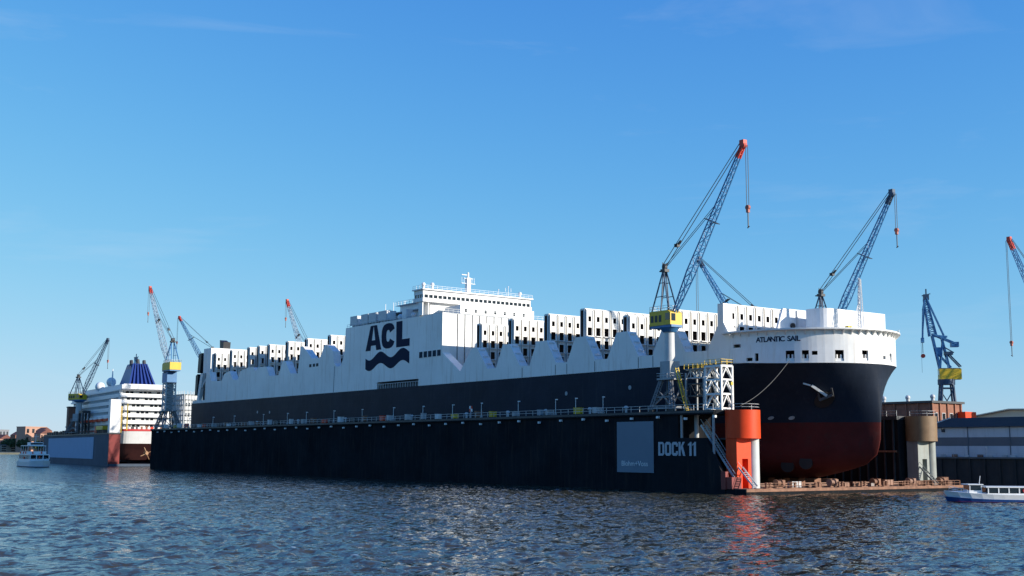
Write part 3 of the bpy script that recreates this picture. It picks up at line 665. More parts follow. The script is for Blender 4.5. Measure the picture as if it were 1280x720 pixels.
# ---- stern
st = MB().use(WHITE).box(-305.5, -297.7, 15.0, 49, 38.15, 48).build('stern_house', None, ship, True)
MB().use(WHITE).prism([(-308.0,26.1),(-305.8,26.1),(-302.0,38.0),(-304.4,38.0)], 'y', YP+.3, YP+1.6).build('stern_frame', None, st, True)
MB().use(WHITE).bar((-305.6, YP+.95, 31), (-298.3, YP+.95, 36.5), .6).box(-311.8, -298.3, YP+.1, YP+1.2, 26, 27.2).build('stern_brace', None, st, True)
MB().use(DARK).box(-309, -297.7, YP+3.2, 2*YC-YP-3.2, 26.2, 38.1).build('stern_opening_shade', None, st, True)  # solid dark box standing in for the unlit stern opening
rp = MB().use(BLACK).prism([(-314.6,29.5),(-312.4,29.5),(-311.7,37.5),(-312.4,38.2),(-314.2,37.6)], 'y', YP+2, YP+16).prism([(-312.6,38.6),(-309.8,38.4),(-308.6,46.6),(-311.9,46.2)], 'y', YP+2, YP+14).build('stern_ramp', None, ship, True)
rp['label'] = 'folded black stern ramp'
fn = MB().use(BLACK).prism([(-305.0,47.8),(-301.6,47.8),(-301.2,51.0),(-302.8,51.0),(-305.4,52.0)], 'y', 21.5, 24.5).build('funnel', None, ship, True); fn['label'] = 'black funnel at the stern'

# ---- bow house: curved white wall with mooring openings
BXS, BXE = -12., 10.
def bow_pt(th, z, off=0.):
    x = BXS+(BXE-BXS)*math.sin(th); y = YC-HB*math.cos(th)
    nx, ny = math.sin(th)/(BXE-BXS), -math.cos(th)/HB; l = math.hypot(nx, ny)
    return Vector((x+off*nx/l, y+off*ny/l, z))
# openings: (theta0, theta1, z0, z1)
BOWOPEN = [(0.5742, 0.6562, 25.66, 27.66), (0.7256, 0.7893, 25.59, 27.67), (0.819, 0.8718, 26.74, 27.51), (1.042, 1.1318, 25.56, 27.69), (1.3369, 1.4168, 25.73, 27.76), (1.6485, 1.6965, 26.24, 26.92), (1.7903, 1.8505, 25.75, 27.59), (0.2758, 0.3115, 25.84, 27.38), (0.1859, 0.25, 25.9, 26.56), (0.0384, 0.1235, 28.76, 29.45)]
ths = sorted(set([round(R(d), 5) for d in np.arange(0, 180.1, 4.5)]+[t for o in BOWOPEN for t in o[:2]]))
zsb = sorted(set([25.05, 31.6]+[q for o in BOWOPEN for q in o[2:]]))
def inside(t, z): return any(o[0] < t < o[1] and o[2] < z < o[3] for o in BOWOPEN)
mb = MB().use(WHITE)
def wz(th, z):
    if z > 25.1: return z
    return 26.1-drop(bow_pt(th, 0).x)
for i in range(len(ths)-1):
    for j in range(len(zsb)-1):
        if inside((ths[i]+ths[i+1])/2, (zsb[j]+zsb[j+1])/2): continue
        q = [(ths[i], zsb[j]), (ths[i+1], zsb[j]), (ths[i+1], zsb[j+1]), (ths[i], zsb[j+1])]
        mb.add([bow_pt(t, wz(t, z)) for t, z in q], [(0,1,2,3)])
for o in BOWOPEN:   # reveals
    a, b = (o[0], o[1]); c = [(a, o[2]), (b, o[2]), (b, o[3]), (a, o[3])]
    for k in range(4):
        (t0, z0), (t1, z1) = c[k], c[(k+1)%4]
        mb.add([bow_pt(t0, z0), bow_pt(t1, z1), bow_pt(t1, z1, -.4), bow_pt(t0, z0, -.4)], [(3,2,1,0)])
bow = mb.build('bow_house', None, ship, True)
for p in bow.data.polygons: p.use_smooth = False
# dark mooring room behind the openings
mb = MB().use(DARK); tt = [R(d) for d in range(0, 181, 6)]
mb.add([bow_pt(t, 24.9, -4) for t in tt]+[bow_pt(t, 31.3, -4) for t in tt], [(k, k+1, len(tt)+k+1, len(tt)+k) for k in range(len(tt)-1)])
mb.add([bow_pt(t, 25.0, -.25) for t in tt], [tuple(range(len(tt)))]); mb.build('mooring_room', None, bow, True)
mb = MB().use(WHITE)
mb.add([bow_pt(t, 31.45, -.05) for t in tt]+[bow_pt(t, 31.3, -.05) for t in tt], [tuple(range(len(tt))), tuple(range(len(tt), 2*len(tt)))[::-1]]); mb.build('forecastle_deck', None, bow, True)
for o in BOWOPEN:
    if o[1]-o[0] > R(2.2) and o[3]-o[2] > 1.6:
        tm = (o[0]+o[1])/2
        f = MB().use(WHITE).box(-.25, .25, -.75, .75, 0, .5).cone((0,-.4,.5),(0,-.4,1.25),.2,.2,8).cone((0,.4,.5),(0,.4,1.25),.2,.2,8).build('roller_fairlead', None, bow)
        p = bow_pt(tm, o[2]+.02, -.5); f.location = p-Vector((-150, YC, 2.6)); f.rotation_euler = (0, 0, math.atan2(bow_pt(tm,0,1).y-bow_pt(tm,0).y, bow_pt(tm,0,1).x-bow_pt(tm,0).x))
# overhanging rim with brackets
mb = MB().use(WHITE); tt = [R(d) for d in np.arange(-4, 184.1, 3)]; n = len(tt)
prf = [(.02, 31.55), (1.0, 31.75), (1.0, 32.05), (.02, 32.05)]
vs = [bow_pt(t, z, o) for t in tt for o, z in prf]
mb.add(vs, [(k*4+a, k*4+(a+1)%4, (k+1)*4+(a+1)%4, (k+1)*4+a) for k in range(n-1) for a in range(4)])
mb.build('rim_ledge', None, bow, True)
for d in np.arange(2, 179, 5.2):
    t = R(d); a, b, c = bow_pt(t, 31.6, .01), bow_pt(t, 31.65, .95), bow_pt(t, 30.75, .01)
    tv = (bow_pt(t+.001, 0)-bow_pt(t, 0)).normalized()*.09
    MB().use(WHITE).add([a-tv, b-tv, c-tv, a+tv, b+tv, c+tv], [(0,1,2),(5,4,3),(0,3,4,1),(1,4,5,2),(2,5,3,0)]).build('rim_bracket', None, bow, True)
mb = MB()
pp = [bow_pt(R(d), 32.05, .9) for d in np.arange(128, 180, 4)]; railing(mb, pp, 1.0, 1.5, .07); mb.build('railing', LAMPW, bow, True)
# breakwater houses above
b7 = MB().use(WHITE).box(-6.5, -6, 22.6, 46, 31.4, 37.1).prism([(20.2,31.4),(22.61,31.4),(22.61,37.1)], 'x', -6.5, -6).build('breakwater', None, bow, True)
for y in (26.6, 30.6, 34.6): MB().use(LGREY).box(-6.0, -5.7, y-.12, y+.12, 31.45, 36.9).build('stiffener', None, b7, True)
MB().use(BLACK).cone((-5.98, 25.2, 33.6), (-5.6, 25.2, 33.6), .6, .6, 14).build('vent_hole', None, b7, True)
a0 = [(-.6+2.6*math.sin(R(15*k)), 28.2-2.6*math.cos(R(15*k))) for k in range(7)]
pl = [(-2.6, 25.6)]+a0+[(2.0, 45.0), (1.0, 46.0), (-2.6, 46.0)]
b8 = MB().use(WHITE).prism(pl, 'z', 31.4, 36.75).build('forward_house', None, bow, True)
# forward mast
fm = MB().use(WHITE)
for dx, dy in ((0,0),(.9,0),(0,.9),(.9,.9)): fm.bar((5.6+dx, 31.4+dy, 31.4), (5.9+dx*.35, 31.7+dy*.35, 42.6), .2)
for k in range(9):
    z = 32.4+k*1.15; f_ = (z-31.4)/11.2; ww = .9*(1-.65*f_); x0, y0 = 5.6+.3*f_, 31.4+.3*f_
    fm.bar((x0, y0, z), (x0+ww, y0, z), .1).bar((x0, y0, z), (x0, y0+ww, z), .1).bar((x0+ww, y0, z), (x0, y0, z+1.15), .09).bar((x0, y0, z), (x0, y0+ww, z+1.15), .09)
fm.bar((5.6, 29.5, 31.4), (6.0, 31.6, 38.5), .12)
fm = fm.build('forward_mast', None, ship, True)
MB().use(YEL).box(4.4, 5.2, 29.0, 30.2, 31.45, 33.0).build('windlass_control', None, ship, True)
# name on the bow
nm = MB()
word = 'ATLANTIC SAIL'; wid = {'A':1.0,'T':.9,'L':.85,'N':1.0,'I':.45,'C':.95,'S':.9,' ':.7}
tot = sum(wid[c] for c in word)
T0, T1 = .295, .715
acc_ = 0; V, F = [], []
for ch in word:
    ta = T0+(T1-T0)*(acc_+wid[ch]*.5)/tot; acc_ += wid[ch]
    if ch == ' ': continue
    me = text_mesh(ch, 1.42, .035, .012, 1.0, LOGO)
    xs_ = [v.co.x for v in me.vertices]; mid = (min(xs_)+max(xs_))/2
    p = bow_pt(ta, 29.55, .03); tv = (bow_pt(ta+.001, 0)-bow_pt(ta, 0)).normalized()
    o0 = len(V)
    for v in me.vertices:
        q = p+tv*(v.co.x-mid)*1.05+Vector((0,0,v.co.z))
        nrm = Vector((tv.y, -tv.x, 0)); q += nrm*(-v.co.y); V.append(tuple(q))
    F += [[i+o0 for i in p_.vertices] for p_ in me.polygons]; bpy.data.meshes.remove(me)
nm.use(LOGO).add(V, F).build('name_lettering', None, bow, True)
# anchor, pocket, thruster tunnels, marks on the bow flank
def on_hull(th, z, off=0):
    p = hull_pt(th, z); t = (hull_pt(th+.004, z)-p).normalized(); u = (hull_pt(th, z+.1)-p).normalized(); n_ = t.cross(u).normalized()
    if n_.y > 0: n_ = -n_
    return p+n_*off, t, u, n_
def disc(name, th, z, r, m, par, off=.02, sq=1., vert=False):
    p, t, u, n_ = on_hull(th, z, off)
    if vert: u = Vector((0,0,1)); n_ = Vector((n_.x, n_.y, 0)).normalized(); t = u.cross(n_)
    mb = MB().use(m); k = 22
    def surf(a, rr):
        e = p+t*(rr*math.cos(a))+u*(rr*sq*math.sin(a)); return e
    vs = [surf(2*math.pi*i/k, r)+n_*.10 for i in range(k)]+[surf(2*math.pi*i/k, r)-n_*.5 for i in range(k)]
    mb.add(vs, [tuple(range(k)), tuple(range(k, 2*k))[::-1]]+[(i, k+i, k+(i+1)%k, (i+1)%k) for i in range(k)])
    return mb.build(name, None, par, True)
for th, z in ((0.9871, 5.36), (1.0598, 5.95)): disc('thruster_tunnel', th, z, 1.35, BLACK, lower, .25, 1., True)
for th, z in ((0.8312, 14.81), (0.9247, 14.81)): disc('hull_mark', th, z, .62, GREY, hull, .03, .7)
th, z = 1.0546, 18.65
disc('anchor_pocket', th, z, 1.9, BLACK, hull, .12, 1.0)
p, t, u, n_ = on_hull(th, z, .75)
A = lambda a, b, c=0: p+t*a+u*b+n_*c
an = MB().use(LGREY).bar(A(.2, 1.2), A(-3.4, 3.6, -.1), .5, .5).bar(A(-3.6, 3.7), A(-5.2, 4.2), .3).build('anchor', None, ship, True)
MB().use(DGREY).bar(A(-.9, .2), A(1.3, 1.4), .6, .5).bar(A(-.9, .2), A(-1.6, 2.0), .35).bar(A(1.3, 1.4), A(.6, 3.0), .35).build('fluke', None, an, True)

# ------------------------------------------------------------------ tower cranes with luffing lattice jibs
MGREY = mat('mid_grey_steel', (.19, .20, .21), .5, .2, .7, stain=(.12, .09, .07), stain_amt=.5, streak=True)
HOOKP = mat('hook_faded_red', (.42, .12, .08), .6, .15)
def tower_crane(loc, rz, label, reach=22.8, tip=51.1, sc=1.0, cabcol=YEL, tipcol=CRED, jibcol=CBLUE, column='tube', colh=17.2, hook=12., legs=6.5, group='luffing tower cranes', under=CBLUE, bays=22, K=1.0):
    """local +x is the jib direction, origin on the rails; colh = height of the cab floor"""
    t = thing('tower_crane', label, 'crane', loc, rz, group); t.scale = (sc,)*3
    hx, hy = 4.4*K, 3.3*K
    for sx in (-1, 1):
        for sy in (-1, 1):
            g = lattice(MB(), (sx*hx, sy*hy, .5), (sx*1.9*K, sy*1.6*K, legs), 1.0*K, .8*K, 4, (0,1,0), .24, .13).build('leg', MGREY, t)
            MB().box(sx*hx-.7, sx*hx+.7, sy*hy-.35, sy*hy+.35, 0, .7).build('bogie', DGREY, g)
    mb = MB()
    for sy in (-1, 1): mb.bar((-hx, sy*hy, .9), (hx, sy*hy, .9), .4).bar((-hx*.66, sy*hy*.8, 3), (hx*.66, sy*hy*.8, 3), .3).bar((-hx, sy*hy, .9), (hx*.5, sy*hy*.7, 4.2), .2).bar((hx, sy*hy, .9), (-hx*.5, sy*hy*.7, 4.2), .2)
    for sx in (-1, 1): mb.bar((sx*hx, -hy, .9), (sx*hx, hy, .9), .4).bar((sx*hx, -hy, .9), (sx*hx*.5, hy*.6, 5), .2)
    mb.build('portal_frame', MGREY, t)
    MB().box(-3.0, 3.0, -2.5, 2.5, legs, legs+.35).sk(K).build('platform', GREY, t)
    mb = MB(); railing(mb, [(-3,-2.5,legs+.35),(3,-2.5,legs+.35),(3,2.5,legs+.35),(-3,2.5,legs+.35),(-3,-2.5,legs+.35)], 1, 1.5, .07); mb.sk(K).build('railing', LGREY, t)
    if column == 'tube':
        MB().box(-2.1, 2.1, -1.9, 1.9, legs+.35, legs+3.8).sk(K).build('column_housing', GREY, t)
        MB().cone((0,0,min(legs+3.8, colh-1.5)), (0,0,colh-.9), 1.55, 1.45, 24).sk(K).build('column', LGREY, t, smooth=True)
        MB().cone((0,0,colh-.9), (0,0,colh), 1.9, 3.0, 24).sk(K).build('slew_ring', under, t)
    else:
        lattice(MB(), (0,0,legs+.35), (0,0,colh-4.5), 3.8, 3.8, 8, (0,1,0), .42, .22).sk(K).build('column', LGREY, t)
        MB().box(-1.2, 1.2, -1.2, 1.2, legs+.36, colh-4.5).sk(K).build('stair_shaft', GREY, t)
        MB().box(-2.6, 3.2, -2.0, 2.0, colh-4.5, colh-.4).sk(K).build('slew_house', under, t)
        MB().cone((0,0,colh-.4), (0,0,colh), 2.6, 2.6, 20).sk(K).build('slew_ring', DGREY, t)
    hs = MB().use(cabcol).prism([(-6.1,colh+.5),(-6.1,colh+3.5),(1.8,colh+3.5),(2.9,colh+3.0),(2.9,colh+.5)], 'y', -2.3, 2.3).sk(K).build('machinery_house', None, t)
    MB().use(under).box(-5.9, 3.2, -2.15, 2.15, colh, colh+.5).sk(K).build('house_base', None, hs)
    MB().use(GLASS).box(.8, 2.6, -2.36, -2.3, colh+1.5, colh+2.9).sk(K).build('window', None, hs)
    MB().use(GLASS).box(2.9, 2.96, -1.9, -.3, colh+1.3, colh+2.8).sk(K).build('window', None, hs)
    for k in range(3): MB().use(DGREY).box(-5.4+k*1.7, -4.3+k*1.7, -2.35, -2.3, colh+1.2, colh+2.6).sk(K).build('louvre', None, hs)
    mb = MB(); railing(mb, [(-6,-2.2,colh+3.5),(1.7,-2.2,colh+3.5),(1.7,2.2,colh+3.5),(-6,2.2,colh+3.5),(-6,-2.2,colh+3.5)], 1, 1.6, .07); mb.sk(K).build('railing', LGREY, hs)
    top = colh+12.2; mb = MB()
    for sy in (-1, 1):
        mb.bar((-5.6, sy*1.7, colh+3.5), (-1.7, sy*.5, top), .32).bar((1.6, sy*1.7, colh+3.5), (-1.7, sy*.5, top), .32).bar((-1.7, sy*1.7, colh+3.5), (-1.7, sy*.5, top), .26)
        for f in (.35, .68):
            a = Vector((-5.6, sy*1.7, colh+3.5)).lerp(Vector((-1.7, sy*.5, top)), f); b = Vector((1.6, sy*1.7, colh+3.5)).lerp(Vector((-1.7, sy*.5, top)), f); mb.bar(a, b, .15)
    mb.sk(K).build('a_frame', CDARK if column == 'tube' else under, t)
    hd = MB().box(-2.6, -.7, -.9, .9, top-.5, top+.1).cone((-1.7,-.5,top+.6),(-1.7,.5,top+.6),.7,.7,14).bar((-1.7, -.8, top-.4), (-1.7, -.8, top+1.5), .15).bar((-1.7, .8, top-.4), (-1.7, .8, top+1.5), .15).bar((-3.8,0,top-.2),(-.8,0,top-.2),.5,.25).sk(K).build('a_frame_head', DGREY, t)
    H = Vector((2.5*K, 0, colh+3.2)); T = Vector((reach, 0, tip)); d = (T-H).normalized()
    jb = MB(); M_ = H.lerp(T, .25); N_ = H.lerp(T, .93)
    lattice(jb, H, M_, .9*K, 1.9*K, max(3, bays//4), (0,1,0), .2, .1); lattice(jb, M_, N_, 1.9*K, .9*K, bays-bays//4, (0,1,0), .18, .085)
    jib = jb.build('jib', jibcol, t)
    MB().bar(H.lerp(T,.55)+Vector((-1.6,0,1)), H.lerp(T,.55)+Vector((1.8,0,-.6)), 1.0, .14).build('jib_platform', DGREY, jib)
    hb = lattice(MB(), N_, T, .9*K, .8*K, 3, (0,1,0), .28, .16).cone(T+Vector((.2,-.4,0)), T+Vector((.2,.4,0)), .55, .55, 14).box(T.x-.5, T.x+.6, -.5, .5, T.z-.2, T.z+1.1)
    hb.build('jib_head', tipcol, jib)
    mb = MB(); A0 = Vector((-1.7*K, 0, top+.9)); B0 = T+Vector((-.6, 0, .5)); Q = A0.lerp(B0, .17)
    for y in (-.55, .55): mb.bar(A0+Vector((0,y,0)), B0+Vector((0,y*.6,0)), .11)
    for y in (-.25, .25): mb.bar(A0+Vector((0,y,-.5)), H.lerp(T, .62)+Vector((-.5,y,.8)), .09)
    mb.build('pendant_rope', ROPE, t)
    MB().box(Q.x-.4, Q.x+.5, -.4, .4, Q.z-.25, Q.z+.4).bar(Q, Q+Vector((1.2,0,.9)), .35).build('luffing_sheave', DGREY, t)
    mb = MB(); hp = T+Vector((.95, 0, 0))
    for y in (-.3, .3): mb.bar(hp+Vector((0,y,0)), hp+Vector((0,y,-hook)), .09)
    mb.build('hoist_rope', ROPE, t)
    hk = MB().box(hp.x-.28, hp.x+.28, -.25, .25, hp.z-hook-1.4, hp.z-hook).cone((hp.x,-.28,hp.z-hook-.4),(hp.x,.28,hp.z-hook-.4),.48,.48,14).build('hook_block', HOOKP, t)
    MB().bar((hp.x,0,hp.z-hook-1.4), (hp.x,0,hp.z-hook-4.4), .16).bar((hp.x-.2,0,hp.z-hook-4.4), (hp.x+.3,0,hp.z-hook-4.1), .16).build('hook', DGREY, hk)
    return t
tower_crane((-20.2, 4.2, 15.8), 0, 'tower crane with yellow cab on the near dock wall beside the white lattice tower', reach=21.4, K=.7)
tower_crane((-26.1, 60, 15.8), 0, 'dark tipped luffing crane whose jib rises behind the bow house', reach=19.8, tip=50.1, K=.75, tipcol=CDARK, hook=8, cabcol=YEL)
tower_crane((-46, 60, 15.8), R(180), 'blue lattice jib crane leaning left behind the big yellow cab crane', reach=22, tip=42.7, hook=16, colh=12, K=.8, tipcol=CDARK)
tower_crane((-297, 60, 15.8), R(180), 'pale jib crane with red tip behind the aft cell guides', reach=28.5, tip=57, jibcol=CGREY, hook=7)
tower_crane((-313.5, 4.2, 15.8), R(180), 'crane with yellow cab on grey lattice tower at the dock stern end', reach=29, tip=59.9, column='lattice', colh=23, jibcol=CGREY, hook=10, legs=7)
tower_crane((-466, 80, 6.8), R(215), 'blue and red jib crane poking up just left of the ship stern', reach=20.5, tip=73, colh=43, hook=13)
tower_crane((-15.4, 150, 6.8), R(180), 'crane with red tipped jib entering at the right picture edge', reach=18, tip=62, colh=19, hook=29)

# double-link quay crane
def link_crane(loc, rz, label, col=CBLUE, sc=1.0):
    t = thing('quay_crane', label, 'crane', loc, rz, 'double link quay cranes'); t.scale = (sc,)*3
    for sx in (-1, 1):
        for sy in (-1, 1): MB().bar((sx*3.0, sy*3.0, 0), (sx*1.5, sy*1.5, 20.5), .55).build('leg', CDARK, t)
    mb = MB()
    for z in (6, 13, 19.5):
        h = 3.0-1.5*z/20.5
        for a, b in (((-h,-h),(h,-h)),((h,-h),(h,h)),((h,h),(-h,h)),((-h,h),(-h,-h))): mb.bar((a[0],a[1],z), (b[0],b[1],z), .35).bar((a[0],a[1],z), (b[0]*.85,b[1]*.85,z+6.5 if z < 15 else z), .25)
    mb.build('portal_frame', CDARK, t)
    MB().cone((0,0,20.5), (0,0,22), 2.4, 2.4, 20).build('slew_ring', CDARK, t)
    hs = MB().use(YEL).box(-2.0, 4.0, -1.5, 1.5, 22, 25.0).build('machinery_house', None, t)
    MB().use(GLASS).box(-2.06, -2.0, -1.1, 1.1, 23.3, 24.6).build('window', None, hs)
    MB().use(DGREY).box(-1.8, 3.8, -1.3, 1.3, 25.0, 25.2).build('roof', None, hs)
    mb = MB()
    for sy in (-1.0, 1.0):
        mb.bar((-1.6, sy, 25.0), (-3.4, sy*.8, 34.6), .5).bar((1.0, sy, 25.0), (-.9, sy*.8, 34.4), .42).bar((-1.6, sy, 25.4), (-.4, sy*.8, 34.4), .3).bar((1.4, sy, 25.4), (-2.5, sy*.9, 30), .3)
        mb.bar((-3.4, sy*.8, 34.6), (.6, sy*.8, 34.2), .5)
    mb.box(-2.4, -.9, -.8, .8, 28.6, 31.2); mb.build('tower_frame', col, t)
    mb = MB().bar((-.4, -1, 31.2), (2.2, -1, 29.6), .3).bar((.8, -1.2, 29.2), (4.0, -1.2, 25.6), .35).bar((.8, 1.2, 29.2), (4.0, 1.2, 25.6), .35).box(-.2, 1.9, -1.5, 1.5, 29.0, 29.9); mb.build('luffing_gear', CDARK, t)
    mb = MB()
    for sy in (-1, 1): mb.bar((-3.2, sy, 35.0), (3.4, sy, 32.0), .35, .5)
    mb.box(1.6, 3.7, -1.1, 1.1, 31.3, 32.7); mb.build('counterweight_arm', col, t)
    jb = MB(); lattice(jb, (-3.2, 0, 34.6), (-4.9, 0, 45.2), 1.9, .8, 9, (0,1,0), .34, .16); jb = jb.build('jib', col, t)
    mb = MB()
    for sy in (-.6, .6): mb.bar((-4.6, sy, 45.6), (-.2, sy, 34.6), .28)
    mb.build('rear_stay', col, t)
    mb = MB()
    for sy in (-.5, .5): mb.bar((-4.9, sy, 45.4), (-5.6, sy, 42.2), .4).bar((-5.6, sy, 42.4), (-6.1, sy, 33.2), .3).bar((-4.9, sy, 45.2), (-5.9, sy, 36), .18)
    mb.box(-6.5, -5.7, -.6, .6, 32.6, 34.0); mb.build('front_link', col, t)
    MB().box(-5.4, -3.9, -.7, .7, 45.0, 46.6).bar((-5.8, 0, 46.2), (-3.4, 0, 46.8), .25).bar((-4.6, 0, 46.5), (-4.6, 0, 48.2), .35).build('jib_head', CDARK, jb)
    mb = MB().bar((-6.1, -.2, 33), (-6.1, -.2, 29.6), .09).bar((-6.1, .2, 33), (-6.1, .2, 29.6), .09).bar((-6.5, 0, 33), (-6.5, 0, 24), .06); mb.build('hoist_rope', ROPE, t)
    MB().use(CRED).cone((-6.1,-.3,28.8),(-6.1,.3,28.8),.6,.6,16).build('hook_block', None, t)
link_crane((-46.5, 136, 6.8), R(45), 'blue double link crane with yellow machinery house behind the brick building')
link_crane((-590, 86, 6.75), R(54), 'blue crane arms above the cruise ship funnel', sc=1.26)

# ------------------------------------------------------------------ lattice towers next to the near crane
at = thing('access_tower', 'white lattice access tower standing on the dock wall end', 'lattice tower', (-6.2, 4, 15.8))
P4 = [(-2.1,-1.5),(2.1,-1.5),(2.1,1.5),(-2.1,1.5)]
for x, y in P4: MB().bar((x,y,0), (x,y,8.6), .36).build('post', LAMPW, at)
for z in (.35, 3.1, 5.9, 8.5):
    mb = MB()
    for k in range(4): mb.bar((*P4[k],z), (*P4[(k+1)%4],z), .32)
    mb.build('ring_beam', LAMPW, at)
for z0, z1 in ((.35,3.1),(3.1,5.9),(5.9,8.5)):
    for k in range(4):
        a, b = P4[k], P4[(k+1)%4]; c = ((a[0]+b[0])/2, (a[1]+b[1])/2)
        MB().bar((*a,z0), (*c,z1), .22).bar((*b,z0), (*c,z1), .22).build('brace', LAMPW, at)
MB().box(-2.2, 2.2, -1.6, 1.6, 8.7, 8.82).box(-2.0,2.0,-1.4,1.4,3.3,3.36).build('platform', GREY, at)
mb = MB(); railing(mb, [(-2.2,-1.6,8.8),(2.2,-1.6,8.8),(2.2,1.6,8.8),(-2.2,1.6,8.8)], 1.0, 1.3, .08); mb.build('railing', YEL, at)
gt = thing('gangway_truss', 'grey lattice gangway truss between crane and white tower', 'gangway', (-11.8, 4.6, 15.8))
for x in (-2.6, 2.4):
    for y in (-1.5, 1.5): MB().bar((x,y,0), (x,y,7.6), .3).build('post', GREY, gt)
lattice(MB(), (-3.2,0,4.2), (3.0,0,4.2), 2.4, 2.4, 4, (0,0,1), .26, .16).build('truss', DGREY, gt)
lattice(MB(), (-3.2,0,7.4), (3.0,0,7.4), 1.6, 1.6, 5, (0,0,1), .22, .14).build('truss', LGREY, gt)
MB().box(-3.2,3.0,-1.4,1.4,8.3,8.42).build('walkway', GREY, gt)
mb = MB(); railing(mb, [(-3.2,-1.4,8.4),(3,-1.4,8.4)], 1.0, 1.2, .08); railing(mb, [(-3.2,1.4,8.4),(3,1.4,8.4)], 1.0, 1.2, .08); mb.build('railing', YEL, gt)
ld = thing('inclined_ladder', 'yellow inclined ladder leaning beside the crane column', 'ladder', (-15.2, 2.6, 15.8))
mb = MB()
for y in (-.4, .4): mb.bar((1.6,y,0), (-1.3,y,8.8), .16)
ldr = mb.build('rail', YEL, ld)
mb = MB()
for k in range(22): f = (k+.5)/22; mb.bar((1.6-2.9*f,-.4,8.8*f), (1.6-2.9*f,.4,8.8*f), .07)
mb.build('rung', YEL, ld)
lp = thing('signal_post', 'slim post with yellow top on the dock end beside the drum', 'post', (-.6, 1.6, 15.8))
MB().cone((0,0,0),(0,0,4.6),.13,.11,8).build('pole', GREY, lp); MB().box(-.25,.25,-.25,.25,4.6,5.2).build('lamp', YEL, lp)
# mooring rope
mr = MB(); a, b = Vector((1.2, 16.0, 25.7)), Vector((-.6, 4.0, 16.6)); prev = a
for k in range(1, 15):
    f = k/14; q = a.lerp(b, f)-Vector((0,0,1.1*4*f*(1-f))); mr.cone(prev, q, .055, .055, 6, False); prev = q
tag(mr.build('mooring_rope', FIBRE), 'sagging mooring rope from the bow opening to the dock', 'rope')

# ------------------------------------------------------------------ second dock with the cruise ship
D2 = (-385, 3, 0); D2R = R(-4.5)
d2 = thing('floating_dock', 'shorter blue-grey floating dock holding the white cruise ship', 'floating dock', D2, D2R)
MB().box(-160, 0, 0, 36, -3, 1.0).build('pontoon', DOCKB, d2)
nw = MB().use(DOCKB).box(-160, -.8, 0, 5, 1.0, 14.3).build('wing_wall', None, d2)
MB().box(-160.3, .3, -.3, 5.3, 14.3, 15.0).build('walkway_deck', DGREY, nw)
MB().box(-145, -31, -.14, -.04, 3.0, 13.2).build('sign_panel', DOCKPAN, nw)['label'] = 'pale blue blank panel'
MB().box(-.8, 0, .05, 4.95, 1.0, 14.28).build('end_face', DREDP, nw)
fwl = MB().use(DOCKB).box(-160, 0, 31, 36, 1.0, 15).build('wing_wall', None, d2)
mb = MB(); railing(mb, [(-160,-.2,15),(0,-.2,15)], 1.1, 3, .08); mb.build('railing', DGREY, nw)
rs = random.Random(21)
for k in range(14): 
    x = -156+k*6+rs.uniform(-1,1)
    if -88 < x < -72: continue
    MB().use(rs.choice((DGREY, DGREY, GREY, RUSTM))).box(x, x+rs.uniform(1.5,4), .8, 3, 15, 15+rs.uniform(.9,2.4)).build('deck_gear', None, nw)
def on2(x, y, z): 
    c, s = math.cos(D2R), math.sin(D2R); return (D2[0]+c*x-s*y, D2[1]+s*x+c*y, z)
t = thing('stair_tower', 'tall white sheeted stair tower on the second dock end', 'stair tower', on2(-3, 2.6, 15), D2R)
MB().use(CRW).box(-2, 2, -2.3, 2.3, 0, 15).build('sheeting', None, t)
for y in (2.45, 2.75, 3.05): MB().bar((1.4, y, 0), (1.4, y, 12), .16).build('ladder_rail', YEL, t)
mb = MB()
for k in range(14): mb.bar((1.4, 2.4, .5+k*.85), (1.4, 3.1, .5+k*.85), .12)
mb.build('ladder_rung', YEL, t)
t = thing('yellow_work_platform', 'yellow work platform on the second dock beside the cruise ship', 'platform', on2(-28, 3.0, 15), D2R)
MB().use(YEL).box(-7, 7, -1.5, 1.5, 1.6, 3.4).build('body', None, t)
for x in (-6, -2, 2, 6): MB().box(x-.3, x+.3, -1.2, 1.2, 0, 1.6).build('leg', DGREY, t)
MB().use(ORANGE).box(-11, -7.5, -1.3, 1.3, 0, 3.2).build('cabinet', None, t)
tower_crane(on2(-82, 2.5, 15), R(20), 'crane with yellow cab on the second dock left of the cruise ship', reach=20.5, tip=47, column='tube', colh=17, jibcol=CDARK, tipcol=CDARK, hook=10)
t = thing('dark_gantry', 'dark steel gantry frame at the foot of the second dock crane', 'gantry', on2(-70, 3, 15), D2R)
for x in (-4, 4):
    for y in (-1.5, 1.5): MB().bar((x,y,0), (x,y,11), .9).build('post', DGREY, t)
MB().box(-4.6, 4.6, -2, 2, 10.4, 11.6).box(-4.4, 4.4, -1.8, 1.8, 5, 5.5).build('beam', DGREY, t)
t = thing('brick_hut', 'narrow brick coloured tower block behind the dark gantry', 'building', on2(-101, 2.6, 15), D2R)
MB().box(-2.5, 2.5, -1.8, 1.8, 0, 14).build('wall', BRICK, t); MB().box(-2.8, 2.8, -2.1, 2.1, 14, 14.5).build('roof', DGREY, t)

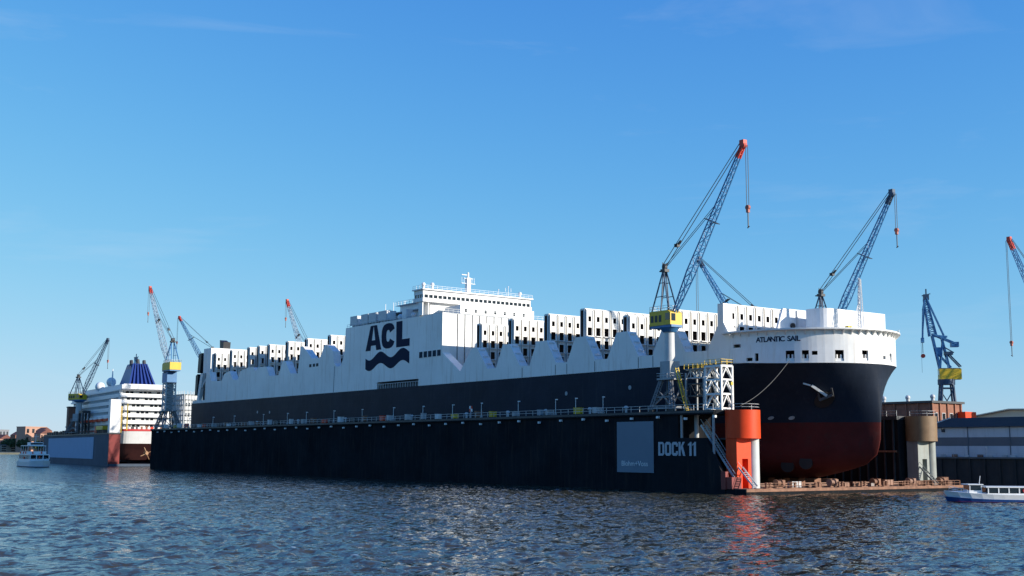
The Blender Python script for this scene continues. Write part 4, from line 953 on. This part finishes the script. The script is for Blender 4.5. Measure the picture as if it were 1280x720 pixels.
def boat_hull(mb, L, B, z0, z1, sheer=.5, n=14, bowl=.35, tap=.9):
    rows = []
    for f, z, bb in ((0, z0, tap), (1, z1, 1)):
        p = []
        for k in range(n+1):
            u = k/n; x = -L/2+L*u+(0 if f == 0 else .035*L*max(0, (u-.6)/.4)); b = B/2*bb*(1 if u < 1-bowl else math.sqrt(max(0, 1-((u-1+bowl)/bowl)**2)) if u < 1 else 0)
            p.append((x, b, z+(sheer*max(0, (u-.55)/.45)**2 if f else 0)))
        rows.append(p+[(x, -y, z) for x, y, z in p[::-1][1:]])
    m = len(rows[0]); mb.add(rows[0]+rows[1], [(k, m+k, m+(k+1)%m, (k+1)%m) for k in range(m)]+[tuple(range(m)), tuple(range(m, 2*m))[::-1]])
    return mb
CL, Y0, Y1 = 150., 6.4, 29.6
cs = thing('cruise_ship', 'white cruise ship with blue funnel seen from its stern in dock', 'cruise ship', on2(-4, 0, 1.2), D2R)
def hullsec(mb, z0, z1, b0, b1, x1a, x1b):
    ym = (Y0+Y1)/2; hb = (Y1-Y0)/2; n = 10; rows = []
    for z, b, xa in ((z0, b0, x1a), (z1, b1, x1b)):
        p = []
        for k in range(n+1):
            a = R(90)*k/n; p.append((xa-2.2*(1-math.cos(R(90)-a)) if 0 else xa-3.0*(1-math.sqrt(max(0, 1-((k/n)**3)**2)))*1.0, ym-(hb*b)*(k/n), z))
        p = p[::1]; port_ = [(x, y, z) for x, y, z in p]                       # centre -> near side
        side = [(-CL*f, ym-hb*b*(1 if f < .75 else max(.02, 1-((f-.75)/.25)**2)), z) for f in (.1,.3,.5,.7,.8,.88,.94,.98,1)]
        line = port_+side; rows.append(line+[(x, 2*ym-y, z) for x, y, z in line[::-1]])
    m = len(rows[0]); vs = rows[0]+rows[1]
    mb.add(vs, [(k, (k+1)%m, m+(k+1)%m, m+k) for k in range(m)]+[tuple(range(m))[::-1], tuple(range(m, 2*m))])
lh = MB().use(mat('cruise_boot_red', (.06, .016, .014), .6, .3, .2)); hullsec(lh, 1.5, 6.5, .75, .93, -10, -5); hullsec(lh, 6.52, 9.0, .93, .97, -5, -2); lh.build('lower_hull', None, cs)  # boot red darkened to carry the shade under the overhang
hh = MB().use(CRW); hullsec(hh, 9.02, 14.6, .97, 1, -2, 0); hh.build('hull', None, cs)
hh = MB().use(CRR); hullsec(hh, 14.62, 15.6, 1.006, 1.006, .1, .1); hh.build('sheer_stripe', None, cs)
for i, z in enumerate((15.6, 18.7, 21.8, 24.9, 28.0, 31.1)):
    xa = -.8-(0, .2, 1.4, 1.7, 3.4, 6.0)[i]; xb = -132+i*3
    dkp = MB().use(CRW).box(xb, xa, Y0+.1, Y1-.1, z+2.35, z+3.08).build('deck_slab', None, cs)
    MB().use(CRW).box(xb, xa-.05, Y0+.1, Y0+.28, z+.02, z+.95).box(xa-.3, xa-.02, Y0+.1, Y1-.1, z+.02, z+.95).build('balustrade', None, dkp)
    MB().use(LGREY if i else CRW).box(xb, xa-2.0, Y0+1.6, Y1-1.6, z, z+2.36).build('cabin_wall', None, dkp)
    for k in range(9): 
        if (k+i)%4 != 3: MB().use(GLASS).box(xa-2.0, xa-1.94, Y0+3+k*2.05, Y0+4.4+k*2.05, z+.5, z+2.0).build('window', None, dkp)
    for k in range(16): MB().use(CRW).box(xa-7-k*5.2, xa-6.7-k*5.2, Y0+.12, Y0+1.6, z, z+2.36).build('balcony_divider', None, dkp)
for y in (Y0+.1, Y1-1.5): MB().use(CRW).box(-9.5, -8.2, y, y+1.4, 15.6, 34).build('stern_pillar', None, cs)
for k in range(6):
    lb = MB().use(ORANGE); boat_hull(lb, 8.5, 2.8, -1.0, .1, .2); lb.v = [(x-26-k*11.5, y+Y0-.6, z+20.6) for x, y, z in lb.v]
    lb = lb.build('lifeboat', None, cs); cv = MB().use(CRW); boat_hull(cv, 8.2, 2.6, .12, .9, 0, tap=1); cv.v = [(x-26-k*11.5, y+Y0-.6, z+20.6) for x, y, z in cv.v]; cv.build('canopy', None, lb)
rs_ = random.Random(5)
for k in range(9): MB().use(rs_.choice((DGREY, RUSTM, GREY, ORANGE))).box(-.9-rs_.uniform(0, 2), -.75, Y0+2+k*2.2, Y0+2.8+k*2.2+rs_.uniform(0, .8), 15.62, 16.6+rs_.uniform(0, .6)).build('deck_gear', None, cs)
MB().use(CRW).box(-100, -9, Y0+2, Y1-2, 34.18, 36.6).build('sun_deck_house', None, cs)
MB().use(CRW).box(-6.5, -4.2, Y0+.1, Y1-.1, 34.1, 36.0).build('aft_rail', None, cs)
fb = MB().use(CRB).prism([(-34,36.6),(-16,36.6),(-19,42),(-22,46),(-31,46),(-33,42)], 'y', 14.2, 21.8).build('funnel', None, cs); fb['label'] = 'royal blue ribbed funnel'
for k, y in enumerate((12.0, 13.8, 15.8, 17.8, 19.8, 21.8, 23.6)):
    yt = 18+(y-18)*.52
    MB().use(CRB).add([(-35,y,36.6),(-14.5,y,36.6),(-20.5,yt,47),(-32,yt,47),(-35,y+.8,36.6),(-14.5,y+.8,36.6),(-20.5,yt+.6,47),(-32,yt+.6,47)], [(0,1,2,3),(7,6,5,4),(0,4,5,1),(1,5,6,2),(2,6,7,3),(3,7,4,0)]).build('funnel_fin', None, fb)
for k, (y, h) in enumerate(((15, 48.6), (18, 49.2), (21, 48.8))): MB().use(DGREY).cone((-24, y, 46), (-25, y, h), 1.0, .8, 12).build('exhaust_pipe', None, fb)
for x, y, z, r in ((-62, 9, 36.2, 2.4), (-40, 9.5, 37.6, 2.3), (-56, 13, 36.2, 1.8)): MB().use(CRW).sphere((x, y, z+r*.5), r, 16, 10).build('radar_dome', None, cs, smooth=True); 
MB().use(CRW).cone((-38, 9.5, 36.5), (-38, 9.5, 45), .5, .2, 8).build('signal_mast', None, cs)
MB().use(YEL).box(1.0, 1.6, 8, 8.4, 15, 27).build('ladder', None, cs)
prp = MB().use(mat('bronze', (.45, .25, .13), .4, .2)).cone((-1.5, 18, 4.6), (.6, 18, 4.6), 1.2, .7, 12).build('propeller_hub', None, cs)
for k in range(4): a = R(90*k+25); MB().use(MATS['bronze']).bar((-.3, 18, 4.6), (-.1, 18+3*math.cos(a), 4.6+3*math.sin(a)), .9, .2).build('propeller_blade', None, prp)

# scaffolded tower on the pier
sc = thing('scaffold_building', 'pale scaffolded building between the yellow cab crane and ship stern', 'building', (-531, 92, 6.75), R(10))
MB().use(LGREY).box(-7, 7, -5, 5, 0, 33).build('wall', None, sc)
for k in range(11): MB().use(GREY).box(-8.2, 8.2, -6.2, 6.2, 2.9+k*3, 3.05+k*3).build('scaffold_deck', None, sc)
for k in range(9):
    for y in (-6.2, 6.2): MB().use(LGREY).box(-8.2+k*2.05-.12, -8.2+k*2.05+.12, y-.12, y+.12, 0, 35).build('scaffold_standard', None, sc)
for k in range(7): MB().use(LGREY).box(8.1, 8.3, -6.2+k*2.06-.12, -6.2+k*2.06+.12, 0, 35).build('scaffold_standard', None, sc)
for k in range(5):
    for q in range(5): MB().use(GLASS).box(7, 7.06, -4.3+k*1.9, -3.2+k*1.9, 2+q*6, 4+q*6).build('window', None, sc)

# ------------------------------------------------------------------ right hand quay buildings
bk = thing('brick_building', 'red brick workshop with flat roof behind the tan drum', 'building', (-46, 124, 6.8))
MB().use(BRICK).box(-70, -38.4, 117, 130.4, 6.8, 21.4).build('wall', None, bk, True)
MB().use(DGREY).box(-70.4, -37.7, 116.4, 131.2, 21.4, 22.0).build('roof', None, bk, True)
for y in (117.2, 120.6, 124, 127.4, 130.1): MB().use(BRICK).box(-38.4, -38.05, y-.25, y+.25, 6.8, 21.38).build('pilaster', None, bk, True)
for y in (118.9, 122.3, 125.7, 128.9):
    for z in (8.5, 12.2, 16.2):
        f = MB().use(LGREY).box(-38.4, -38.3, y-.75, y+.75, z, z+2.6).build('window', None, bk, True); MB().use(GLASS).box(-38.3, -38.26, y-.6, y+.6, z+.15, z+2.45).build('pane', None, f, True)
for k in range(9): MB().use(BRICK).box(-69.5+k*3.8, -69+k*3.8, 116.7, 117, 6.8, 21.38).build('pilaster', None, bk, True)
for k in range(8):
    for z in (9, 14.2): MB().use(GLASS).box(-68.3+k*3.8, -66.6+k*3.8, 116.94, 117, z, z+3.6).build('window', None, bk, True)
for k in range(4): MB().use(LGREY).cone((-64+k*8, 120, 22), (-64+k*8, 120, 23.2), .5, .5, 10).sphere((-64+k*8, 120, 23.2), .7, 10, 6).build('roof_vent', None, bk, True)
MB().use(ORANGE).box(-37.9, -35.5, 128, 133, 16.8, 19.2).build('lean_to', None, bk, True)

wh = thing('warehouse', 'long quayside warehouse with grey and white banded walls', 'warehouse', (15, 115, 6.8))
MB().use(SHEDG).box(-32.6, 60, 107.3, 125, 6.8, 14.5).build('core', None, wh, True)
for z0, z1, m in ((6.85, 9.75, SHEDW), (9.8, 11.85, SHEDG), (11.9, 14.5, SHEDW)):
    for k in range(8):
        x0 = -32.7+k*11.6; MB().use(m).box(x0+.05, x0+11.5, 107.0, 107.3, z0, z1).build('wall_panel', None, wh, True)
for k in range(8): MB().use(SHEDG).box(-32.75+k*11.6, -32.55+k*11.6, 106.85, 107.0, 6.8, 14.5).build('downpipe', None, wh, True)
MB().use(SHEDR).add([(-33.6,106.3,14.5),(61,106.3,14.5),(61,126,14.5),(-33.6,126,14.5),(-27.5,109.4,16.9),(58,109.4,16.9),(58,123,17.3),(-27.5,123,17.3)], [(0,1,5,4),(1,2,6,5),(2,3,7,6),(3,0,4,7),(4,5,6,7),(3,2,1,0)]).build('roof', None, wh, True)
MB().use(LGREY).bar((-33.7,106.25,14.5), (-27.5,109.35,16.95), .35).build('verge', None, wh, True)
for x in (-28, -1, 16): MB().use(DGREY).box(x-.4, x+.4, 106.6, 106.99, 13.3, 14.1).build('wall_lamp', None, wh, True)
sh = thing('storage_shed', 'beige low pitched roof shed behind the warehouse', 'shed', (-10, 170, 6.8))
MB().use(BEIGE).prism([(-62,6.8),(-62,17.6),(-42,20.6),(10,19.5),(10,6.8)], 'y', 160, 190).build('wall', None, sh, True)
MB().use(BEIGE).add([(-63,159,17.5),(-42,159,20.7),(11,159,19.6),(11,191,19.6),(-42,191,20.7),(-63,191,17.5),(-63,159,17.8),(-42,159,21),(11,159,19.9),(11,191,19.9),(-42,191,21),(-63,191,17.8)], [(6,7,10,11),(7,8,9,10),(0,5,4,1),(1,4,3,2),(0,1,7,6),(1,2,8,7),(2,3,9,8),(5,0,6,11)]).build('roof', None, sh, True)
for k, x in enumerate((-21, -15.2, 6)):
    t = thing('quay_lamp', '%s pale lamp post from the left on the quay edge' % ORD[k], 'lamp post', (x, 105.8, 6.8), 0, 'lamps on the quay edge')
    MB().cone((0,0,0),(0,0,2.4),.09,.07,8).build('pole', LAMPW, t); MB().box(-.25,.25,-.25,.25,2.4,2.8).build('lamp_head', LAMPW, t)
rs = random.Random(3)
for k in range(9):
    t = thing('quay_crate', '%s small crate from the left on the quay edge' % ORD[k], 'crate', (-31+k*3.3+rs.uniform(-.8,.8), 106.1, 6.8), rs.uniform(0,.5), 'crates on the quay edge')
    m = rs.choice((LGREY, RUSTM, GREY, LAMPW)); h = rs.uniform(.5,.9)
    MB().box(-.6,.6,-.4,.4,.08,h).build('body', m, t); MB().box(-.6,-.4,-.4,.4,0,.08).box(.4,.6,-.4,.4,0,.08).build('skid', DGREY, t)

# ------------------------------------------------------------------ boats
tb = thing('tour_boat', 'low blue and white glazed tour boat beside the pontoon', 'boat', (46.8, 18.7, 0), R(234.5))
boat_hull(MB().use(BOATB), 23, 4.6, -.4, .42, .45).build('hull', None, tb)
boat_hull(MB().use(BOATW), 23.2, 4.75, .425, 1.2, .6).build('upper_hull', None, tb)
boat_hull(MB().use(CRR), 23.05, 4.66, -.02, .08, 0).build('boot_stripe', None, tb)
cab = MB().use(BOATW).box(-9.5, 6.2, -2.1, 2.1, 2.35, 2.55).box(-9.4, 6.0, -2.0, 2.0, 1.2, 1.45).build('cabin', None, tb)
MB().use(GLASS).box(-4.6, 5.8, -1.9, 1.9, 1.45, 2.35).build('saloon_glazing', None, cab)
for k in range(10):
    for y in (-2.0, 1.92): MB().use(BOATW).box(-9.3+k*1.67, -9.12+k*1.67, y, y+.08, 1.4, 2.36).build('window_post', None, cab)
whl = MB().use(BOATW).box(6.6, 8.7, -1.4, 1.4, 1.3, 1.9).box(6.4, 8.9, -1.55, 1.55, 2.75, 2.9).build('wheelhouse', None, tb)
MB().use(GLASS).box(6.75, 8.6, -1.3, 1.3, 1.9, 2.75).build('window', None, whl)
for x in (6.7, 8.55):
    for y in (-1.36, 1.28): MB().use(BOATW).box(x-.06, x+.06, y, y+.08, 1.9, 2.76).build('window_post', None, whl)
mb = MB(); railing(mb, [(9, -1.4, 1.3), (11.4, -.2, 1.8), (9, 1.4, 1.3)], .7, .9, .04); railing(mb, [(-11.3, -2.1, 1.2), (-9.6, -2.1, 1.2)], .9, .8, .04); mb.build('railing', LAMPW, tb)
MB().use(BOATW).bar((6.5,0,2.9), (6.3,0,4.2), .08).bar((-11.0,0,1.2),(-11.5,0,3.0),.05).build('mast', None, tb)
for x in (-6, 0): MB().use(CRR).cone((x,2.02,1.9),(x,2.12,1.9),.3,.3,12).build('lifebuoy', None, tb)
for k in range(5):
    b_ = MB().use(BOATW).box(-11.2+k*.4-.12, -11.2+k*.4+.12, -1.6, 1.6, 1.2, 1.55).build('bench', None, tb)

fy = thing('ferry', 'white two deck harbour ferry with red lifebuoys at left', 'ferry', (-375.4, -30.8, 0), R(-2)); fy.scale = (1.1, 1.1, 1.1)
boat_hull(MB().use(BOATW), 28, 7.6, -.5, 2.0, .6, bowl=.25).build('hull', None, fy)
boat_hull(MB().use(BOATB), 28.1, 7.66, -.1, .25, 0, bowl=.25).build('boot_stripe', None, fy)
sal = MB().use(BOATW).box(-12, 8, -3.5, 3.5, 2.0, 3.0).box(-12, 8, -3.5, 3.5, 4.5, 4.9).build('saloon', None, fy)
MB().use(GLASS).box(-11.8, 7.8, -3.3, 3.3, 3.0, 4.5).build('glazing', None, sal)
for k in range(9):
    for y in (-3.5, 3.4): MB().use(BOATW).box(-12+k*2.46, -11.7+k*2.46, y, y+.1, 2.9, 4.6).build('window_post', None, sal)
for y in (-3.5, -1.2, 1.2, 3.4): MB().use(BOATW).box(7.9, 8.0, y, y+.3, 2.9, 4.6).build('window_post', None, sal)
upd = MB().use(BOATW).box(-10, 3, -3.3, 3.3, 7.9, 8.2).box(-10, 3.5, -3.4, -3.3, 4.9, 5.9).box(-10, 3.5, 3.3, 3.4, 4.9, 5.9).box(3.4, 3.5, -3.3, 3.3, 4.9, 5.9).build('upper_deck', None, fy)
for x in (-9.8, -5.5, -1.2, 2.8):
    for y in (-3.25, 3.25): MB().use(LAMPW).bar((x,y,4.9), (x,y,7.9), .14).build('canopy_post', None, upd)
MB().use(BOATW).box(-3, 2.2, -2.4, 2.4, 8.2, 9.4).build('wheelhouse', None, fy)
MB().use(GLASS).box(-3.05, 2.25, -2.2, 2.2, 8.5, 9.1).build('wheelhouse_window', None, fy)
MB().use(LAMPW).bar((0,0,9.4), (0,0,12.6), .14).bar((0,-1,11.6), (0,1,11.6), .1).build('mast', None, fy)
for x, y, z in ((-9,-3.45,5.4),(-4,-3.45,5.4),(0,-3.45,5.4),(3.55,-1.6,5.4),(3.55,1.6,5.4),(8.05,0,3.7),(-2,-3.55,3.4)): MB().use(ORANGE).box(x-.4, x+.4, y-.15, y+.15, z-.4, z+.4).build('lifebuoy', None, fy)
mb = MB(); railing(mb, [(8,-3.4,2.0),(13,-1.5,2.4),(13,1.5,2.4),(8,3.4,2)], 1.0, 1.2, .06); mb.build('railing', LAMPW, fy)

# ------------------------------------------------------------------ far bank buildings and trees
def house(x, y, l, wd, h, m, label, roof=RUSTM, gable=True, nwin=4, fl=3):
    t = thing('bank_building', label, 'building', (x, y, 2.2), R(15), 'buildings on the far bank')
    MB().use(m).box(-l/2, l/2, -wd/2, wd/2, 0, h).build('wall', None, t)
    if gable: MB().use(roof).prism([(-wd/2-.6,h),(wd/2+.6,h),(0,h+wd*.32)], 'x', -l/2-.5, l/2+.5).build('roof', None, t)
    else: MB().use(roof).box(-l/2-.4, l/2+.4, -wd/2-.4, wd/2+.4, h, h+1).build('roof', None, t)
    for f in range(fl):
        for k in range(nwin):
            z = h*(f+.3)/fl
            MB().use(GLASS).box(l/2, l/2+.1, -wd/2+wd*(k+.25)/nwin, -wd/2+wd*(k+.7)/nwin, z, z+h/fl*.5).build('window', None, t)
GREYB = mat('bank_grey', (.22, .23, .25), .7, .1); SALM = mat('bank_salmon', (.48, .27, .19), .8, .1); CREAM = mat('bank_cream', (.55, .5, .42), .8, .1)
rf = mat('bank_roof', (.16, .06, .045), .8, .2)
for a in ((-1941, 300, 20, 22, 35, GREYB, 'grey flat roofed block at the far left picture edge', GREYB, False),
          (-1912, 300, 20, 24, 20, SALM, 'low salmon building right of the grey far block', rf, True),
          (-1880, 300, 18, 20, 15, BRICK, 'dark red gabled building on the far bank', rf, True),
          (-1840, 306, 16, 18, 26, BRICK, 'tall red brick gabled house on the far bank', rf, True),
          (-1858, 312, 16, 18, 19, CREAM, 'cream gabled house beside the tall brick house', rf, True),
          (-1735, 300, 26, 34, 37, SALM, 'tallest salmon flat roofed block on the far bank', SALM, False),
          (-1800, 306, 20, 22, 18, BRICK, 'red brick block above the ferry roof', rf, True),
          (-1688, 306, 18, 16, 31, BRICK, 'red gabled house left of the second dock', rf, True),
          (-1668, 300, 18, 18, 27, SALM, 'salmon gabled house left of the second dock', rf, True),
          (-1640, 310, 22, 22, 22, CREAM, 'cream building just left of the second dock', rf, True),
          (-1880, 272, 14, 60, 9, CREAM, 'long low cream waterfront hall', GREYB, False),
          (-1780, 276, 14, 60, 10, BUFF, 'long low buff quay building behind the ferry', GREYB, False),
          (-1945, 270, 20, 30, 12, BUFF, 'small buff building at the far left waterfront', rf, True)):
    house(*a)
def tree(x, y, h, r, label, seed):
    g = np.random.default_rng(seed)
    t = thing('tree', label, 'tree', (x, y, 2.2), 0, 'trees on the far bank')
    MB().cone((0,0,0), (0,0,h*.6), .6, .3, 8).build('trunk', BARK, t)
    mb = MB()
    for k in range(420):
        v = g.normal(size=3); v /= np.linalg.norm(v); rr = r*(.45+.6*g.random()**.5)*(.8+.3*math.sin(3*v[0]+seed)*math.cos(4*v[1]))
        c = Vector((v[0]*rr, v[1]*rr, h*.62+v[2]*rr*.62)); a = Vector(g.normal(size=3)).normalized(); b = a.cross(Vector(g.normal(size=3))).normalized(); s = r*.16
        mb.add([c-a*s, c+b*s*.7, c+a*s, c-b*s*.7], [(0,1,2,3)])
    mb.build('crown', TREEC, t)
for k, (x, y, h, r) in enumerate(((-1925, 280, 16, 10), (-1822, 285, 17, 10), (-1805, 285, 20, 12), (-1785, 285, 22, 13), (-1762, 285, 21, 12), (-1712, 285, 20, 12), (-1655, 290, 16, 10))):
    tree(x, y, h, r, '%s dark tree from the left on the far bank' % ORD[k], k+2)
